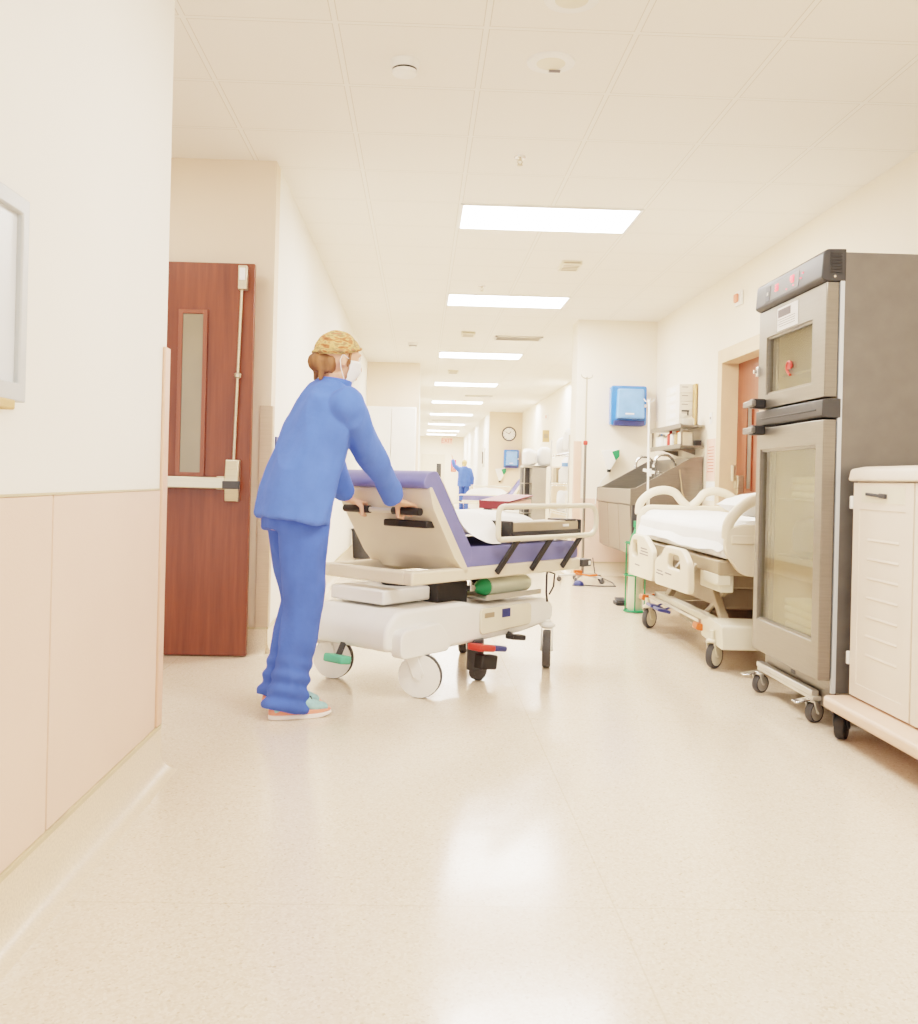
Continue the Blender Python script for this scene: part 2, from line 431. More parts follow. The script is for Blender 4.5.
# ------------------------------------------------------------------ doors
d = struct(MB().box((-2.02, 5.42, .008), (-.965, 5.465, 2.235)).build('door_1', 'wood', bev=.003))
def dpart(mb, name, m, parent=d, **k): return mb.build(name, m, parent, **k)
fr = MB(); x0, x1, z0, z1 = -1.385, -1.222, 1.02, 1.965
fr.ring([(x0, z0), (x1, z0), (x1, z1), (x0, z1)], [(x0+.024, z0+.024), (x1-.024, z0+.024), (x1-.024, z1-.024), (x0+.024, z1-.024)], 'y', 5.404, 5.421, N=4)
dpart(fr, 'glass_frame', M['wood2'], bev=.004)
dpart(MB().box((x0+.02, 5.412, z0+.02), (x1-.02, 5.4195, z1-.02)), 'pane', 'doorglass')
pb = MB().box((-1.98, 5.355, .955), (-1.08, 5.40, 1.02))
for x in (-1.9, -1.12): pb.box((x-.03, 5.39, .95), (x+.03, 5.425, 1.025))
dpart(pb, 'panic_bar', 'hw', bev=.006)
lb = MB(); lb.prism(rpoly([(5.425, 1.12), (5.37, 1.12), (5.345, 1.0), (5.365, .885), (5.425, .885)], .008, 3), 'x', -1.095, -1.02)
lo = dpart(lb, 'latch_box', 'hw', bev=.004)
dpart(MB().box((-1.105, 5.338, .955), (-1.01, 5.372, 1.0)), 'push_pad', 'dkgrey', lo, bev=.004)
rod = MB().cyl((-1.055, 5.395, 1.1), (-1.03, 5.395, 2.13), .0085, n=12); rod.lathe([(.01, 0), (.02, .006), (.02, .026), (.01, .032)], (-1.043, 5.395, 1.58), n=14)
dpart(rod, 'vertical_rod', 'hw')
tb = MB().box((-1.05, 5.37, 2.08), (-1.0, 5.422, 2.215)); tb.box((-1.042, 5.362, 2.13), (-1.008, 5.372, 2.2), 1)
dpart(tb, 'top_latch', ['hw', 'sheet'], bev=.004)

# door of the scrub alcove, behind the warming cabinet
fm = MB()
fm.box((XR-.008, 8.29, 0), (XR+.02, 8.385, 2.235)); fm.box((XR-.008, 7.195, 0), (XR+.02, 7.29, 2.235)); fm.box((XR-.008, 7.29, 2.14), (XR+.02, 8.29, 2.235))
fm.box((XR-.010, 8.262, 0), (XR+.2, 8.30, 2.15)); fm.box((XR-.010, 7.28, 0), (XR+.2, 7.318, 2.15)); fm.box((XR-.010, 7.318, 2.112), (XR+.2, 8.262, 2.15))
struct(fm.build('trim_11', 'frame_tan', bev=.004))
d2 = struct(MB().box((XR+.14, 7.316, .008), (XR+.185, 8.264, 2.114)).build('door_2', 'wood2', bev=.002))
gf = MB()
gf.ring([(7.86, 1.0), (8.0, 1.0), (8.0, 1.75), (7.86, 1.75)], [(7.88, 1.02), (7.98, 1.02), (7.98, 1.73), (7.88, 1.73)], 'x', XR+.128, XR+.141, N=4)
gf.build('glass_frame', 'wood', d2)
MB().box((XR+.134, 7.87, 1.01), (XR+.1405, 7.99, 1.74)).build('pane', 'steel', d2)
hb = MB().box((XR+.085, 8.06, .93), (XR+.14, 8.14, 1.13)); hb.box((XR+.07, 8.07, 1.02), (XR+.09, 8.13, 1.08)); hb.cyl((XR+.06, 8.1, 1.08), (XR+.06, 8.1, 1.22), .02, n=12)
hb.build('latch_box', 'hw', d2, bev=.005)

# ------------------------------------------------------------------ ceiling fixtures
LY = [6.27, 9.32, 13.59, 17.86, 22.13, 26.40, 31.28, 35.55, 38.60]
LN = ['nearest', 'second', 'third', 'fourth', 'fifth', 'sixth', 'seventh', 'eighth', 'farthest']
lroot = None
for i, y in enumerate(LY):
    lab = {0: 'bright flush fluorescent ceiling panel closest to the camera, the largest one', 8: 'bright flush fluorescent ceiling panel last before the end wall'}.get(i, 'bright flush fluorescent ceiling panel, %s along the corridor from the camera' % LN[i])
    if lroot is None:
        lroot = thing('ceiling_light', lab, 'light', (.225+.61, y+.305, CEIL), group='fluorescent ceiling panels'); o = lroot
        f = MB(); hw_, hd = .61, .305
        for a, b in (((-hw_, -hd), (hw_, -hd+.022)), ((-hw_, hd-.022), (hw_, hd)), ((-hw_, -hd), (-hw_+.022, hd)), ((hw_-.022, -hd), (hw_, hd))):
            f.box((a[0], a[1], -.012), (b[0], b[1], .01))
        f.build('frame', 'white', o, world=False)
        MB().box((-hw_+.02, -hd+.02, -.008), (hw_-.02, hd-.02, .004)).build('diffuser', 'lens', o, world=False)
    else:
        o = copy_tree(lroot); o.location = (.225+.61, y+.305, CEIL); relabel(o, lab)

def smoke(x, y, lab, r=.062):
    t = thing('smoke_detector', lab, 'detector', (x, y, CEIL), group='smoke detectors')
    MB().lathe([(r*1.05, 0), (r*1.05, -.012), (r, -.02), (r*.95, -.035)], n=32).build('base', 'white', t, world=False)
    MB().lathe([(r*.86, -.034), (r*.86, -.044)], n=32).build('grille', 'charcoal', t, world=False)
    MB().lathe([(r*.9, -.043), (r*.85, -.055), (r*.5, -.062), (0, -.063)], n=32).build('cap', 'white', t, world=False)
smoke(-.11, 4.17, 'round white smoke detector on the ceiling, nearest the camera')
smoke(-.14, 12.83, 'small round smoke detector far off on the ceiling near the left corridor wall')
def speaker(x, y, lab):
    t = thing('ceiling_speaker', lab, 'speaker', (x, y, CEIL), group='round ceiling speakers')
    MB().lathe([(.105, 0), (.103, -.008), (.09, -.012), (.07, -.009)], n=40).build('rim', 'white', t, world=False)
    MB().lathe([(.069, -.008), (.06, -.0095), (0, -.010)], n=32).build('grille', 'cream2', t, world=False)
    return t
s1 = speaker(.526, 4.12, 'round white flush ceiling speaker just behind the smoke detector row')
MB().box((.0, .055, -.014), (.05, .075, -.011)).build('badge', 'ink', s1, world=False)
speaker(.529, 3.57, 'round ceiling speaker cut off by the top edge of the view')
def sprinkler(x, y, lab):
    t = thing('fire_sprinkler', lab, 'sprinkler', (x, y, CEIL), group='ceiling sprinklers')
    MB().lathe([(.034, 0), (.032, -.006), (.014, -.010)], n=24).build('escutcheon', 'chrome', t, world=False)
    b = MB().cyl((0, 0, -.008), (0, 0, -.02), .010, n=12)
    for sx in (-1, 1): b.tube([(sx*.006, 0, -.018), (sx*.014, 0, -.03), (sx*.004, 0, -.045)], .003, 8)
    b.build('body', 'hw', t, world=False)
    MB().lathe([(.004, -.043), (.016, -.046), (.016, -.049)], n=16).build('deflector', 'hw', t, world=False)
sprinkler(.52, 5.34, 'small brass sprinkler head in front of the first ceiling panel')
sprinkler(.54, 8.93, 'tiny sprinkler head between the first and second ceiling panels')
def sensor(x, y, lab):
    t = thing('ceiling_grille', lab, 'vent', (x, y, CEIL), group='small square ceiling grilles')
    MB().box((-.085, -.13, -.035), (.085, .13, 0)).build('housing', 'cream2', t, world=False, bev=.006)
    f = MB()
    for k in range(4): f.box((-.065, -.10+k*.055, -.038), (.065, -.085+k*.055, -.034))
    f.box((-.07, -.132, -.022), (.07, -.129, -.014)); f.build('slot', 'taupe', t, world=False)
sensor(1.212, 7.93, 'small pale square grille box behind the first ceiling panel')
sensor(.554, 11.82, 'small pale square grille box behind the second ceiling panel')
sensor(.513, 16.02, 'small pale square grille box behind the third ceiling panel')
def vent(x, y, lab):
    t = thing('air_vent', lab, 'vent', (x, y, CEIL), group='long dark louvred ceiling vents')
    f = MB()
    for a, b in (((-.3, -.15), (.3, -.125)), ((-.3, .125), (.3, .15)), ((-.3, -.15), (-.275, .15)), ((.275, -.15), (.3, .15))): f.box((*a, -.018), (*b, 0))
    f.build('frame', 'alu', t, world=False)
    MB().box((-.28, -.13, -.002), (.28, .13, 0)).build('backing', 'dkgrey', t, world=False)
    l = MB()
    for k in range(6): l.obox((0, -.10+k*.04, -.010), (.55, .03, .003), (math.radians(40), 0, 0))
    l.build('louvre', 'alu', t, world=False)
vent(1.21, 12.1, 'louvred ceiling vent ahead of the third ceiling panel')
vent(1.23, 20.6, 'louvred ceiling vent ahead of the fifth ceiling panel')
vent(.62, 29.5, 'louvred ceiling vent deep in the corridor ahead of the seventh panel')

# ------------------------------------------------------------------ near left wall: framed board
t = thing('notice_board', 'white framed notice board on the near wall above the tan panels', 'board', (XL, 1.76, 1.186))
f = MB(); f.ring([(1.40, 1.186), (2.132, 1.186), (2.132, 1.632), (1.40, 1.632)], [(1.44, 1.226), (2.095, 1.226), (2.095, 1.595), (1.44, 1.595)], 'x', XL, XL+.022, N=4)
f.build('frame', 'frame_grey', t, bev=.004)
MB().box((XL, 1.43, 1.215), (XL+.010, 2.10, 1.60)).build('board', 'board', t)
MB().box((XL, 1.50, 1.166), (XL+.03, 2.06, 1.188)).build('tray', 'cardtan', t, bev=.004)

# plates and things on the corridor's left wall
t = thing('switch_plate', 'small slate blue plate on the white wall beside the wooden door', 'plate', (-.875, 5.79, 1.15))
MB().box((-.875, 5.72, 1.15), (-.866, 5.86, 1.27)).build('plate', 'blue_d', t, bev=.003)
MB().box((-.867, 5.775, 1.19), (-.860, 5.805, 1.23)).build('switch', 'dkgrey', t, bev=.002)
t = thing('waste_bin', 'slate grey waste bin on the floor against the left wall behind the gurney', 'bin', (-.72, 12.2, 0))
b = MB(); b.lathe([(.11, 0), (.115, .02), (.14, .36), (.13, .36), (.105, .03)], (-.72, 12.2, 0), n=24); b.build('body', 'dkgrey', t)
b = MB(); b.lathe([(.145, .355), (.147, .375), (.132, .38), (.13, .36)], (-.72, 12.2, 0), n=24); b.build('rim', 'charcoal', t)
t = thing('storage_cabinet', 'tall white cabinet against the wall where the corridor narrows', 'cabinet', (-.46, 14.7, 0))
MB().box((-.84, 14.45, .08), (-.08, 15.03, 2.12)).build('body', 'white', t, bev=.01)
MB().box((-.82, 14.5, 0), (-.10, 15.0, .08)).build('plinth', 'taupe', t)
for sx in (0, 1):
    a = -.83+sx*.375
    dd = MB().box((a, 14.432, .10), (a+.365, 14.45, 2.10)).build('door', 'white', t, bev=.005)
    MB().tube([(a+(.33 if sx == 0 else .035), 14.432, .98), (a+(.33 if sx == 0 else .035), 14.40, 1.0), (a+(.33 if sx == 0 else .035), 14.40, 1.14), (a+(.33 if sx == 0 else .035), 14.432, 1.16)], .007, 8).build('handle', 'chrome', dd)

# ------------------------------------------------------------------ casters
def caster(parent, x, y, r, w, ang, top, fork='cream', hub='cream', tire='tire', cover=False):
    """swivel caster in the parent's space: wheel on the floor at (x, y), trailing direction ang"""
    dx, dy = math.cos(ang), math.sin(ang); ax = Vector((-dy, dx, 0)); c = Vector((x, y, r))
    f = MB(); px, py = x-dx*r*.45, y-dy*r*.45
    f.cyl((px, py, r*2.02), (px, py, top), r*.22, n=16)
    f.lathe([(r*.30, r*2.02), (r*.42, r*2.12), (r*.42, r*2.25), (r*.25, r*2.35)], (px, py, 0), n=18)
    for sd in (-1, 1):
        o = ax*(sd*(w*.5+.008))
        f.bar(Vector((px, py, r*2.1))+o, c+o, r*.55, .007, up=tuple(ax))
    f.bar(Vector((px, py, r*2.1))-ax*(w*.5+.011), Vector((px, py, r*2.1))+ax*(w*.5+.011), r*.55, .010)
    fo = f.build('caster', fork, parent, world=False, bev=.003)
    wv = MB()
    wv.lathe([(r*.72, -w/2*.95), (r*.94, -w/2), (r, -w/2*.6), (r, w/2*.6), (r*.94, w/2), (r*.72, w/2*.95)], c, ax, n=36, mi=0)
    wh = wv.build('wheel', tire, fo, world=False)
    h = MB(); h.lathe([(r*.25, -w/2*1.12), (r*(.8 if not cover else .97), -w/2*1.03), (r*(.8 if not cover else .97), w/2*1.03), (r*.25, w/2*1.12)], c, ax, n=28)
    h.cyl(c-ax*(w*.5+.014), c+ax*(w*.5+.014), r*.14, n=12)
    # hubs ride on the fork object so that the chain stays thing > part > sub-part
    h.build('hub', hub, fo, world=False)
    return fo

# ------------------------------------------------------------------ gurney (heads away to the right of the picture)
GA = math.atan2(.745, .667)
def make_gurney(label, loc, rz):
    G = thing('gurney', label, 'gurney', loc, rz)
    B = lambda mb, n, m, p=G, **k: mb.build(n, m, p, world=False, **k)
    h = MB(); h.prism(rpoly([(-.74, .23), (-.74, .34), (-.66, .415), (-.16, .42), (-.06, .395), (.56, .385), (.64, .34), (.63, .25), (.35, .215), (-.3, .20)], .035, 4), 'y', -.27, .27)
    B(h, 'base_hood', 'white', bev=.02, seg=3)
    for yy in (-1, 1):
        a = MB(); a.prism(rpoly([(-.05, .24), (-.05, .375), (.4, .372), (.4, .255)], .03, 4), 'y', yy*.271, yy*.283)
        sp = B(a, 'side_panel', 'cream2', bev=.004)
        B(MB().box((.13, yy*.2825, .315), (.20, yy*.286, .36)), 'label', 'blue_d', sp)
        B(MB().box((-.02, yy*.2825, .325), (.06, yy*.286, .35)), 'label', 'taupe', sp)
    # wheel fairings at the head end
    for yy in (-1, 1):
        a = MB(); a.prism(rpoly([(-.70, .20), (-.70, .33), (-.42, .35), (-.34, .24), (-.36, .205)], .04, 4), 'y', yy*.26, yy*.33)
        B(a, 'wheel_fairing', 'white', bev=.015, seg=3)
    caster(G, -.53, -.30, .105, .05, PI-GA+2.9, .24, 'white', 'white', 'tire', True)
    caster(G, -.53, .30, .105, .05, PI-GA+2.9, .24, 'white', 'white', 'tire', True)
    caster(G, .53, -.30, .105, .045, -GA-PI/2-.15, .26, 'white', 'white', 'tire')
    caster(G, .53, .30, .105, .045, -GA-PI/2-.15, .26, 'white', 'white', 'tire')
    # pedals
    def pedal(x, y, z, m, s=(.11, .06, .03), arm=True):
        p = MB(); p.obox((x, y, z), s, (0, .15, 0)); B(p, 'pedal', m, bev=.010, seg=3)
    pedal(-.08, -.315, .185, 'red', (.13, .09, .035)); pedal(-.03, -.305, .105, 'black', (.13, .06, .075)); pedal(.22, -.31, .205, 'black', (.12, .06, .03)); pedal(.05, -.31, .165, 'blue_d', (.12, .06, .03)); pedal(-.77, .02, .17, 'green_l', (.07, .13, .04))
    B(MB().cyl((-.05, -.25, .22), (-.05, -.25, .06), .045, n=18), 'drive_wheel_bracket', 'dkgrey', bev=.004)
    B(MB().cyl((-.02, -.23, .055), (-.02, -.265, .055), .055, n=24), 'drive_wheel', 'tire')
    B(MB().bar((.2, -.27, .23), (.22, -.30, .21), .03, .012), 'pedal_arm', 'dkgrey')
    B(MB().bar((-.72, .02, .26), (-.765, .02, .18), .03, .012), 'pedal_arm', 'dkgrey')
    # lifting columns
    for s_ in (-.36, .36):
        c = MB(); prof = []
        for k in range(9): prof += [(.105 if k % 2 else .088, .39+k*.0175)]
        c.lathe(prof, (s_, 0, 0), n=28); B(c, 'lift_column', 'black')
    c = MB().box((-.30, -.20, .40), (-.06, .20, .52)); B(c, 'actuator_box', 'black', bev=.01)
    c = MB().box((-.64, -.15, .43), (-.30, .22, .50)); B(c, 'head_tray', 'white', bev=.01)
    ty = MB().box((-.03, -.30, .418), (.46, -.12, .428)); ty.box((-.03, -.302, .418), (.46, -.296, .445)); ty.box((-.03, -.124, .418), (.46, -.118, .445))
    for x in (0, .42): ty.bar((x, -.121, .43), (x, -.121, .54), .012, .006)
    B(ty, 'cylinder_tray', 'alu')
    # litter
    f = MB(); f.box((-.62, -.315, .535), (.84, -.255, .60)); f.box((-.62, .255, .535), (.84, .315, .60)); f.box((-.62, -.26, .535), (-.56, .26, .60)); f.box((.78, -.26, .535), (.84, .26, .60)); f.box((-.24, -.26, .575), (.80, .26, .598))
    B(f, 'litter_frame', 'cream', bev=.012, seg=3)
    B(MB().box((.835, -.335, .548), (.925, -.27, .59)).box((.895, -.338, .556), (.918, -.333, .58), 1), 'bumper', ['dkgrey', 'white'], bev=.008)
    B(MB().box((.835, .27, .548), (.925, .335, .59)), 'bumper', 'dkgrey', bev=.008)
    hk = MB(); hk.tube([(.52, -.30, .54), (.50, -.31, .52), (.50, -.31, .42), (.51, -.31, .37)], .006, 8); hk.tube([(.52, -.30, .54), (.58, -.31, .52), (.57, -.31, .45), (.53, -.31, .41)], .005, 8)
    B(hk, 'hanging_cable', 'black')
    mt = MB(); mt.prism(rpoly([(-.24, .60), (-.20, .70), (.80, .70), (.83, .66), (.83, .60)], .02, 3), 'y', -.30, .30)
    B(mt, 'mattress', 'violet', bev=.018, seg=3)
    # backrest, raised about 58 degrees
    bx, bz, tx, tz = -.20, .585, -.50, 1.01
    L = math.hypot(tx-bx, tz-bz); ux, uz = (tx-bx)/L, (tz-bz)/L; nx, nz = uz, -ux    # n points to the patient side (forward/up)
    def pt(a, b): return (bx+ux*a+nx*b, bz+uz*a+nz*b)
    sh_ = MB(); sh_.prism(rpoly([pt(0, 0), pt(L-.01, 0), pt(L-.01, -.02), pt(L*.8, -.05), pt(.12, -.055), pt(0, -.03)], .012, 3), 'y', -.315, .315)
    B(sh_, 'backrest_shell', 'cream', bev=.012, seg=3)
    mm = MB(); mm.prism(rpoly([pt(-.02, .002), pt(L-.02, .002), pt(L+.0, -.035), pt(L+.035, -.03), pt(L+.055, .02), pt(L+.03, .085), pt(.05, .09)], .03, 4), 'y', -.305, .305)
    B(mm, 'backrest_mattress', 'violet', bev=.018, seg=3)
    ph = MB(); hp = pt(L-.10, -.085)
    for yy in (-.20, .20):
        a = pt(L-.10, -.03)
        ph.tube([(a[0], yy, a[1]), (hp[0], yy, hp[1])], .012, 10)
    ph.tube([(hp[0], -.24, hp[1]), (hp[0], .24, hp[1])], .013, 12)
    po = B(ph, 'push_handle', 'alu')
    for yy in (-.17, .17):
        B(MB().tube([(hp[0], yy-.09, hp[1]), (hp[0], yy+.09, hp[1])], .019, 12), 'grip', 'black', po)
    rb = MB(); rr = pt(L-.19, -.075); rb.box((rr[0]-.025, -.27, rr[1]-.012), (rr[0]+.05, .02, rr[1]+.022)); B(rb, 'release_bar', 'black', bev=.006)
    # side rails
    for yy, dz in ((-.365, 0.), (.365, -.19)):       # the rail beyond the mattress is folded down
        pts = rpoly([(-.03, .735+dz), (-.03, .905+dz), (.92, .905+dz), (.92, .735+dz)], [.03, .05, .09, .09], 6)
        r_ = MB().tube([(a, yy, b) for a, b in pts], .0145, 10, closed=True)
        ro = B(r_, 'side_rail', 'cream2')
        for s_ in (.07, .38, .68):
            p = MB().bar((s_+.08, yy, .735+dz), (s_-.05, yy*.885, .56+dz*.1), .018, .034, up=(1, 0, 0)); B(p, 'rail_post', 'black', ro, bev=.004)
    # rumpled sheet: over the backrest and heaped on the flat mattress
    sv = MB(); path = [pt(L+.02, .080), pt(L+.0, .096), pt(L*.75, .098), pt(L*.4, .098), pt(.26, .098), pt(.16, .101), (-.02, .765), (.05, .83), (.12, .860), (.20, .868), (.30, .862), (.40, .868), (.50, .862), (.60, .85), (.68, .84), (.75, .80), (.78, .708)]
    ny = 21; vs = []
    for i, (a, b) in enumerate(path):
        for j in range(ny):
            u = 2*j/(ny-1)-1; lo = -.30 if a < .13 else -.135; y = lo+(.30-lo)*(u+1)/2
            flat = i >= 6
            z = b+(.012 if flat else .005)*noise.noise(Vector((a*9, y*9, 1)))
            if flat: z = .708+(z-.708)*max(0, 1-abs(u)**5)**.7
            elif abs(u) > .97: a_ = a
            vs.append((a+.004*math.sin(y*30), y*(1 if flat else .99), z))
    fs = [(i*ny+j, i*ny+j+1, (i+1)*ny+j+1, (i+1)*ny+j) for i in range(len(path)-1) for j in range(ny-1)]
    sv.add(vs, fs); so = B(sv, 'sheet', 'sheet', smooth=80, sub=1)
    return G
GL = (.154, 5.11, 0)
gurney = make_gurney('cream hospital gurney with raised backrest and violet mattress pushed by the person in blue', GL, GA)
def gw(s, y, z): return (GL[0]+math.cos(GA)*s-math.sin(GA)*y, GL[1]+math.sin(GA)*s+math.cos(GA)*y, z)

# things carried by the gurney
def oxygen(label, loc, rz, lying):
    t = thing('oxygen_cylinder', label, 'gas cylinder', loc, rz)
    if lying: t.rotation_euler = (0, PI/2, rz)
    r, L = (.045, .46) if lying else (.058, .66)
    k = MB(); k.lathe([(r*.9, 0), (r, .012), (r, L*.78), (r, L*.80)], n=28); k.build('body', 'cyl', t, world=False)
    k = MB(); k.lathe([(r*1.002, L*.79), (r*.98, L*.84), (r*.8, L*.91), (r*.45, L*.955), (r*.3, L)], n=28); k.build('shoulder', 'green', t, world=False)
    k = MB(); k.cyl((0, 0, L), (0, 0, L*1.05), r*.28, n=14); k.box((-r*.35, -r*.3, L*1.02), (r*.35, r*.3, L*1.10)); k.cyl((0, 0, L*1.07), (r*.8, 0, L*1.07), r*.18, n=10); k.build('valve', 'chrome' if lying else 'green', t, world=False, bev=.003)
    return t
p = gw(.44, -.21, .475)
o2 = oxygen('silver oxygen cylinder with green shoulder lying in the tray under the gurney mattress', p, GA, True)
o2.rotation_euler = (0, -PI/2, GA)
t = thing('equipment_case', 'long taupe case with black band lying along the gurney mattress edge', 'case', gw(.49, -.235, .724), GA)
MB().box((-.32, -.075, .0), (.33, .075, .095)).build('body', 'taupe', t, world=False, bev=.014, seg=3)
c = MB().box((-.335, -.082, .018), (.345, .082, .045)); c.box((-.342, -.08, .0), (-.318, .08, .10)); c.box((.328, -.08, .0), (.352, .08, .10)); c.build('band', 'black', t, world=False, bev=.006)
MB().box((.16, -.0775, .062), (.22, -.0745, .076)).build('label', 'paper', t, world=False)
MB().box((.20, -.07, .09), (.31, .06, .103)).build('latch', 'black', t, world=False, bev=.004)
t = thing('folder', 'maroon folder with pale pages lying at the foot of the gurney behind the case', 'folder', gw(.63, .08, .872), GA)
f = MB(); f.obox((0, 0, .062), (.24, .22, .008), (0, -.16, 0)); f.obox((0, 0, .004), (.24, .22, .006), (0, 0, 0)); f.box((-.12, .10, .004), (-.11, .11, .05)); f.bar((-.118, 0, .004), (-.118, 0, .045), .20, .006); f.build('cover', 'maroon', t, world=False)
f = MB(); f.obox((.005, 0, .032), (.22, .20, .034), (0, -.08, 0)); f.build('pages', 'pinkpaper', t, world=False)

# ------------------------------------------------------------------ people
class Loft:
    """closed lofted tubes of elliptic rings, gathered, united by a voxel remesh"""
    def __init__(s): s.mb = MB()
    def limb(s, nodes, side=(0, 1, 0), n=16, p=2.):
        """nodes: (point, r_side, r_other)"""
        pts = [Vector(a[0]) for a in nodes]; rings = []; N = len(pts); sd = Vector(side)
        for i in range(N):
            t = (pts[min(i+1, N-1)]-pts[max(i-1, 0)]).normalized()
            u = (sd-t*sd.dot(t)).normalized(); w = t.cross(u)
            ring = []
            for k in range(n):
                a = 2*PI*k/n; c, q = math.cos(a), math.sin(a)
                c = math.copysign(abs(c)**(2/p), c); q = math.copysign(abs(q)**(2/p), q)
                ring.append(pts[i]+u*(nodes[i][1]*c)+w*(nodes[i][2]*q))
            rings.append(ring)
        vs = [q for r in rings for q in r]; fs = []
        for i in range(N-1):
            for k in range(n): fs.append((i*n+k, i*n+(k+1) % n, (i+1)*n+(k+1) % n, (i+1)*n+k))
        fs += [tuple(range(n))[::-1], tuple((N-1)*n+k for k in range(n))]
        s.mb.add(vs, fs); return s
    def ball(s, c, r, n=16, m=10): s.mb.sphere(c, r, n, m); return s
    def chain(s, pts, rs, n=10):
        for i in range(len(pts)-1):
            s.limb([(pts[i], rs[i], rs[i]), (pts[i+1], rs[i+1], rs[i+1])], side=(0, 0, 1) if abs((Vector(pts[i+1])-Vector(pts[i])).normalized().z) < .9 else (1, 0, 0), n=n)
        for p, r in zip(pts, rs): s.mb.sphere(p, r*.995, 10, 8)
        return s
    def done(s, voxel, smooth=4, disp=None):
        me = bpy.data.meshes.new('tmp'); me.from_pydata([tuple(v) for v in s.mb.v], [], s.mb.f)
        bm = bmesh.new(); bm.from_mesh(me); bmesh.ops.recalc_face_normals(bm, faces=bm.faces); bm.to_mesh(me); bm.free()
        ob = bpy.data.objects.new('tmp', me); COL.objects.link(ob)
        r = ob.modifiers.new('r', 'REMESH'); r.mode = 'VOXEL'; r.voxel_size = voxel
        if smooth:
            k = ob.modifiers.new('s', 'SMOOTH'); k.factor = .5; k.iterations = smooth
        dg = bpy.context.evaluated_depsgraph_get(); dg.update()
        out = bpy.data.meshes.new_from_object(ob.evaluated_get(dg)); bpy.data.objects.remove(ob); bpy.data.meshes.remove(me)
        if disp:
            ns = [v.normal.copy() for v in out.vertices]
            for v, nn in zip(out.vertices, ns): v.co += nn*disp(v.co)
        out.polygons.foreach_set('use_smooth', [True]*len(out.polygons)); out.update()
        return out
def mobj(name, me, mats, parent):
    o = bpy.data.objects.new(name, me); COL.objects.link(o); o.parent = parent
    me.materials.clear()
    for m in mats: me.materials.append(M[m])
    return o

def folds(k1, k2, amp):
    def f(p):
        a = noise.noise(Vector((p.x*k1, p.y*k1, p.z*k2)))
        b = noise.noise(Vector((p.x*k1*2.3+5, p.y*k1*2.3, p.z*k2*2.3+3)))
        return amp*(1-2.2*abs(a))*.8+amp*.45*b
    return f

def grip_hand(L, wrist, B, sgn, fdir=(1, 0, 0), bdir=(0, 1, 0)):
    """fingers closed over a bar through B; sgn +1: thumb on the +bdir side"""
    wrist = Vector(wrist); B = Vector(B); f = Vector(fdir).normalized(); b = Vector(bdir).normalized(); z = Vector((0, 0, 1))
    kn = B-f*.012+z*.034
    L.limb([(wrist, .029, .021), (wrist*.55+kn*.45, .036, .017), (kn-f*.006, .041, .015), (kn+f*.004, .040, .012)], side=tuple(b))
    lens = (.92, 1., .97, .82)
    for i in range(4):
        o = b*((1.5-i)*.0205*sgn); l = lens[i]
        L.chain([kn+o-f*.004, kn+o+f*.036*l-z*.006, kn+o+f*.046*l-z*.034*l, kn+o+f*.024*l-z*.056*l], [.0105, .0095, .0088, .0078], 8)
    t0 = wrist*.5+kn*.5+b*(.028*sgn)-z*.006
    L.chain([t0, t0+f*.022+b*(.018*sgn)-z*.022, B+b*(.046*sgn)-f*.022-z*.026, B+b*(.040*sgn)+f*.008-z*.034], [.014, .0125, .011, .009], 8)
def loose_hand(L, wrist, d, side, sgn):
    """slightly curled open hand along d"""
    w = Vector(wrist); d = Vector(d).normalized(); s_ = Vector(side); s_ = (s_-d*s_.dot(d)).normalized(); n = d.cross(s_)
    L.limb([(w, .027, .02), (w+d*.04, .036, .016), (w+d*.085, .041, .013)], side=tuple(s_))
    for i, l in enumerate((.92, 1., .95, .78)):
        o = w+d*.082+s_*((1.5-i)*.0205*sgn)
        L.chain([o, o+d*.036*l+n*.004, o+d*.062*l+n*.016, o+d*.078*l+n*.032], [.0105, .0095, .0088, .0075], 8)
    t0 = w+d*.025+s_*(.028*sgn)
    L.chain([t0, t0+d*.026+s_*(.024*sgn)+n*.006, t0+d*.055+s_*(.030*sgn)+n*.014], [.0135, .0115, .009], 8)

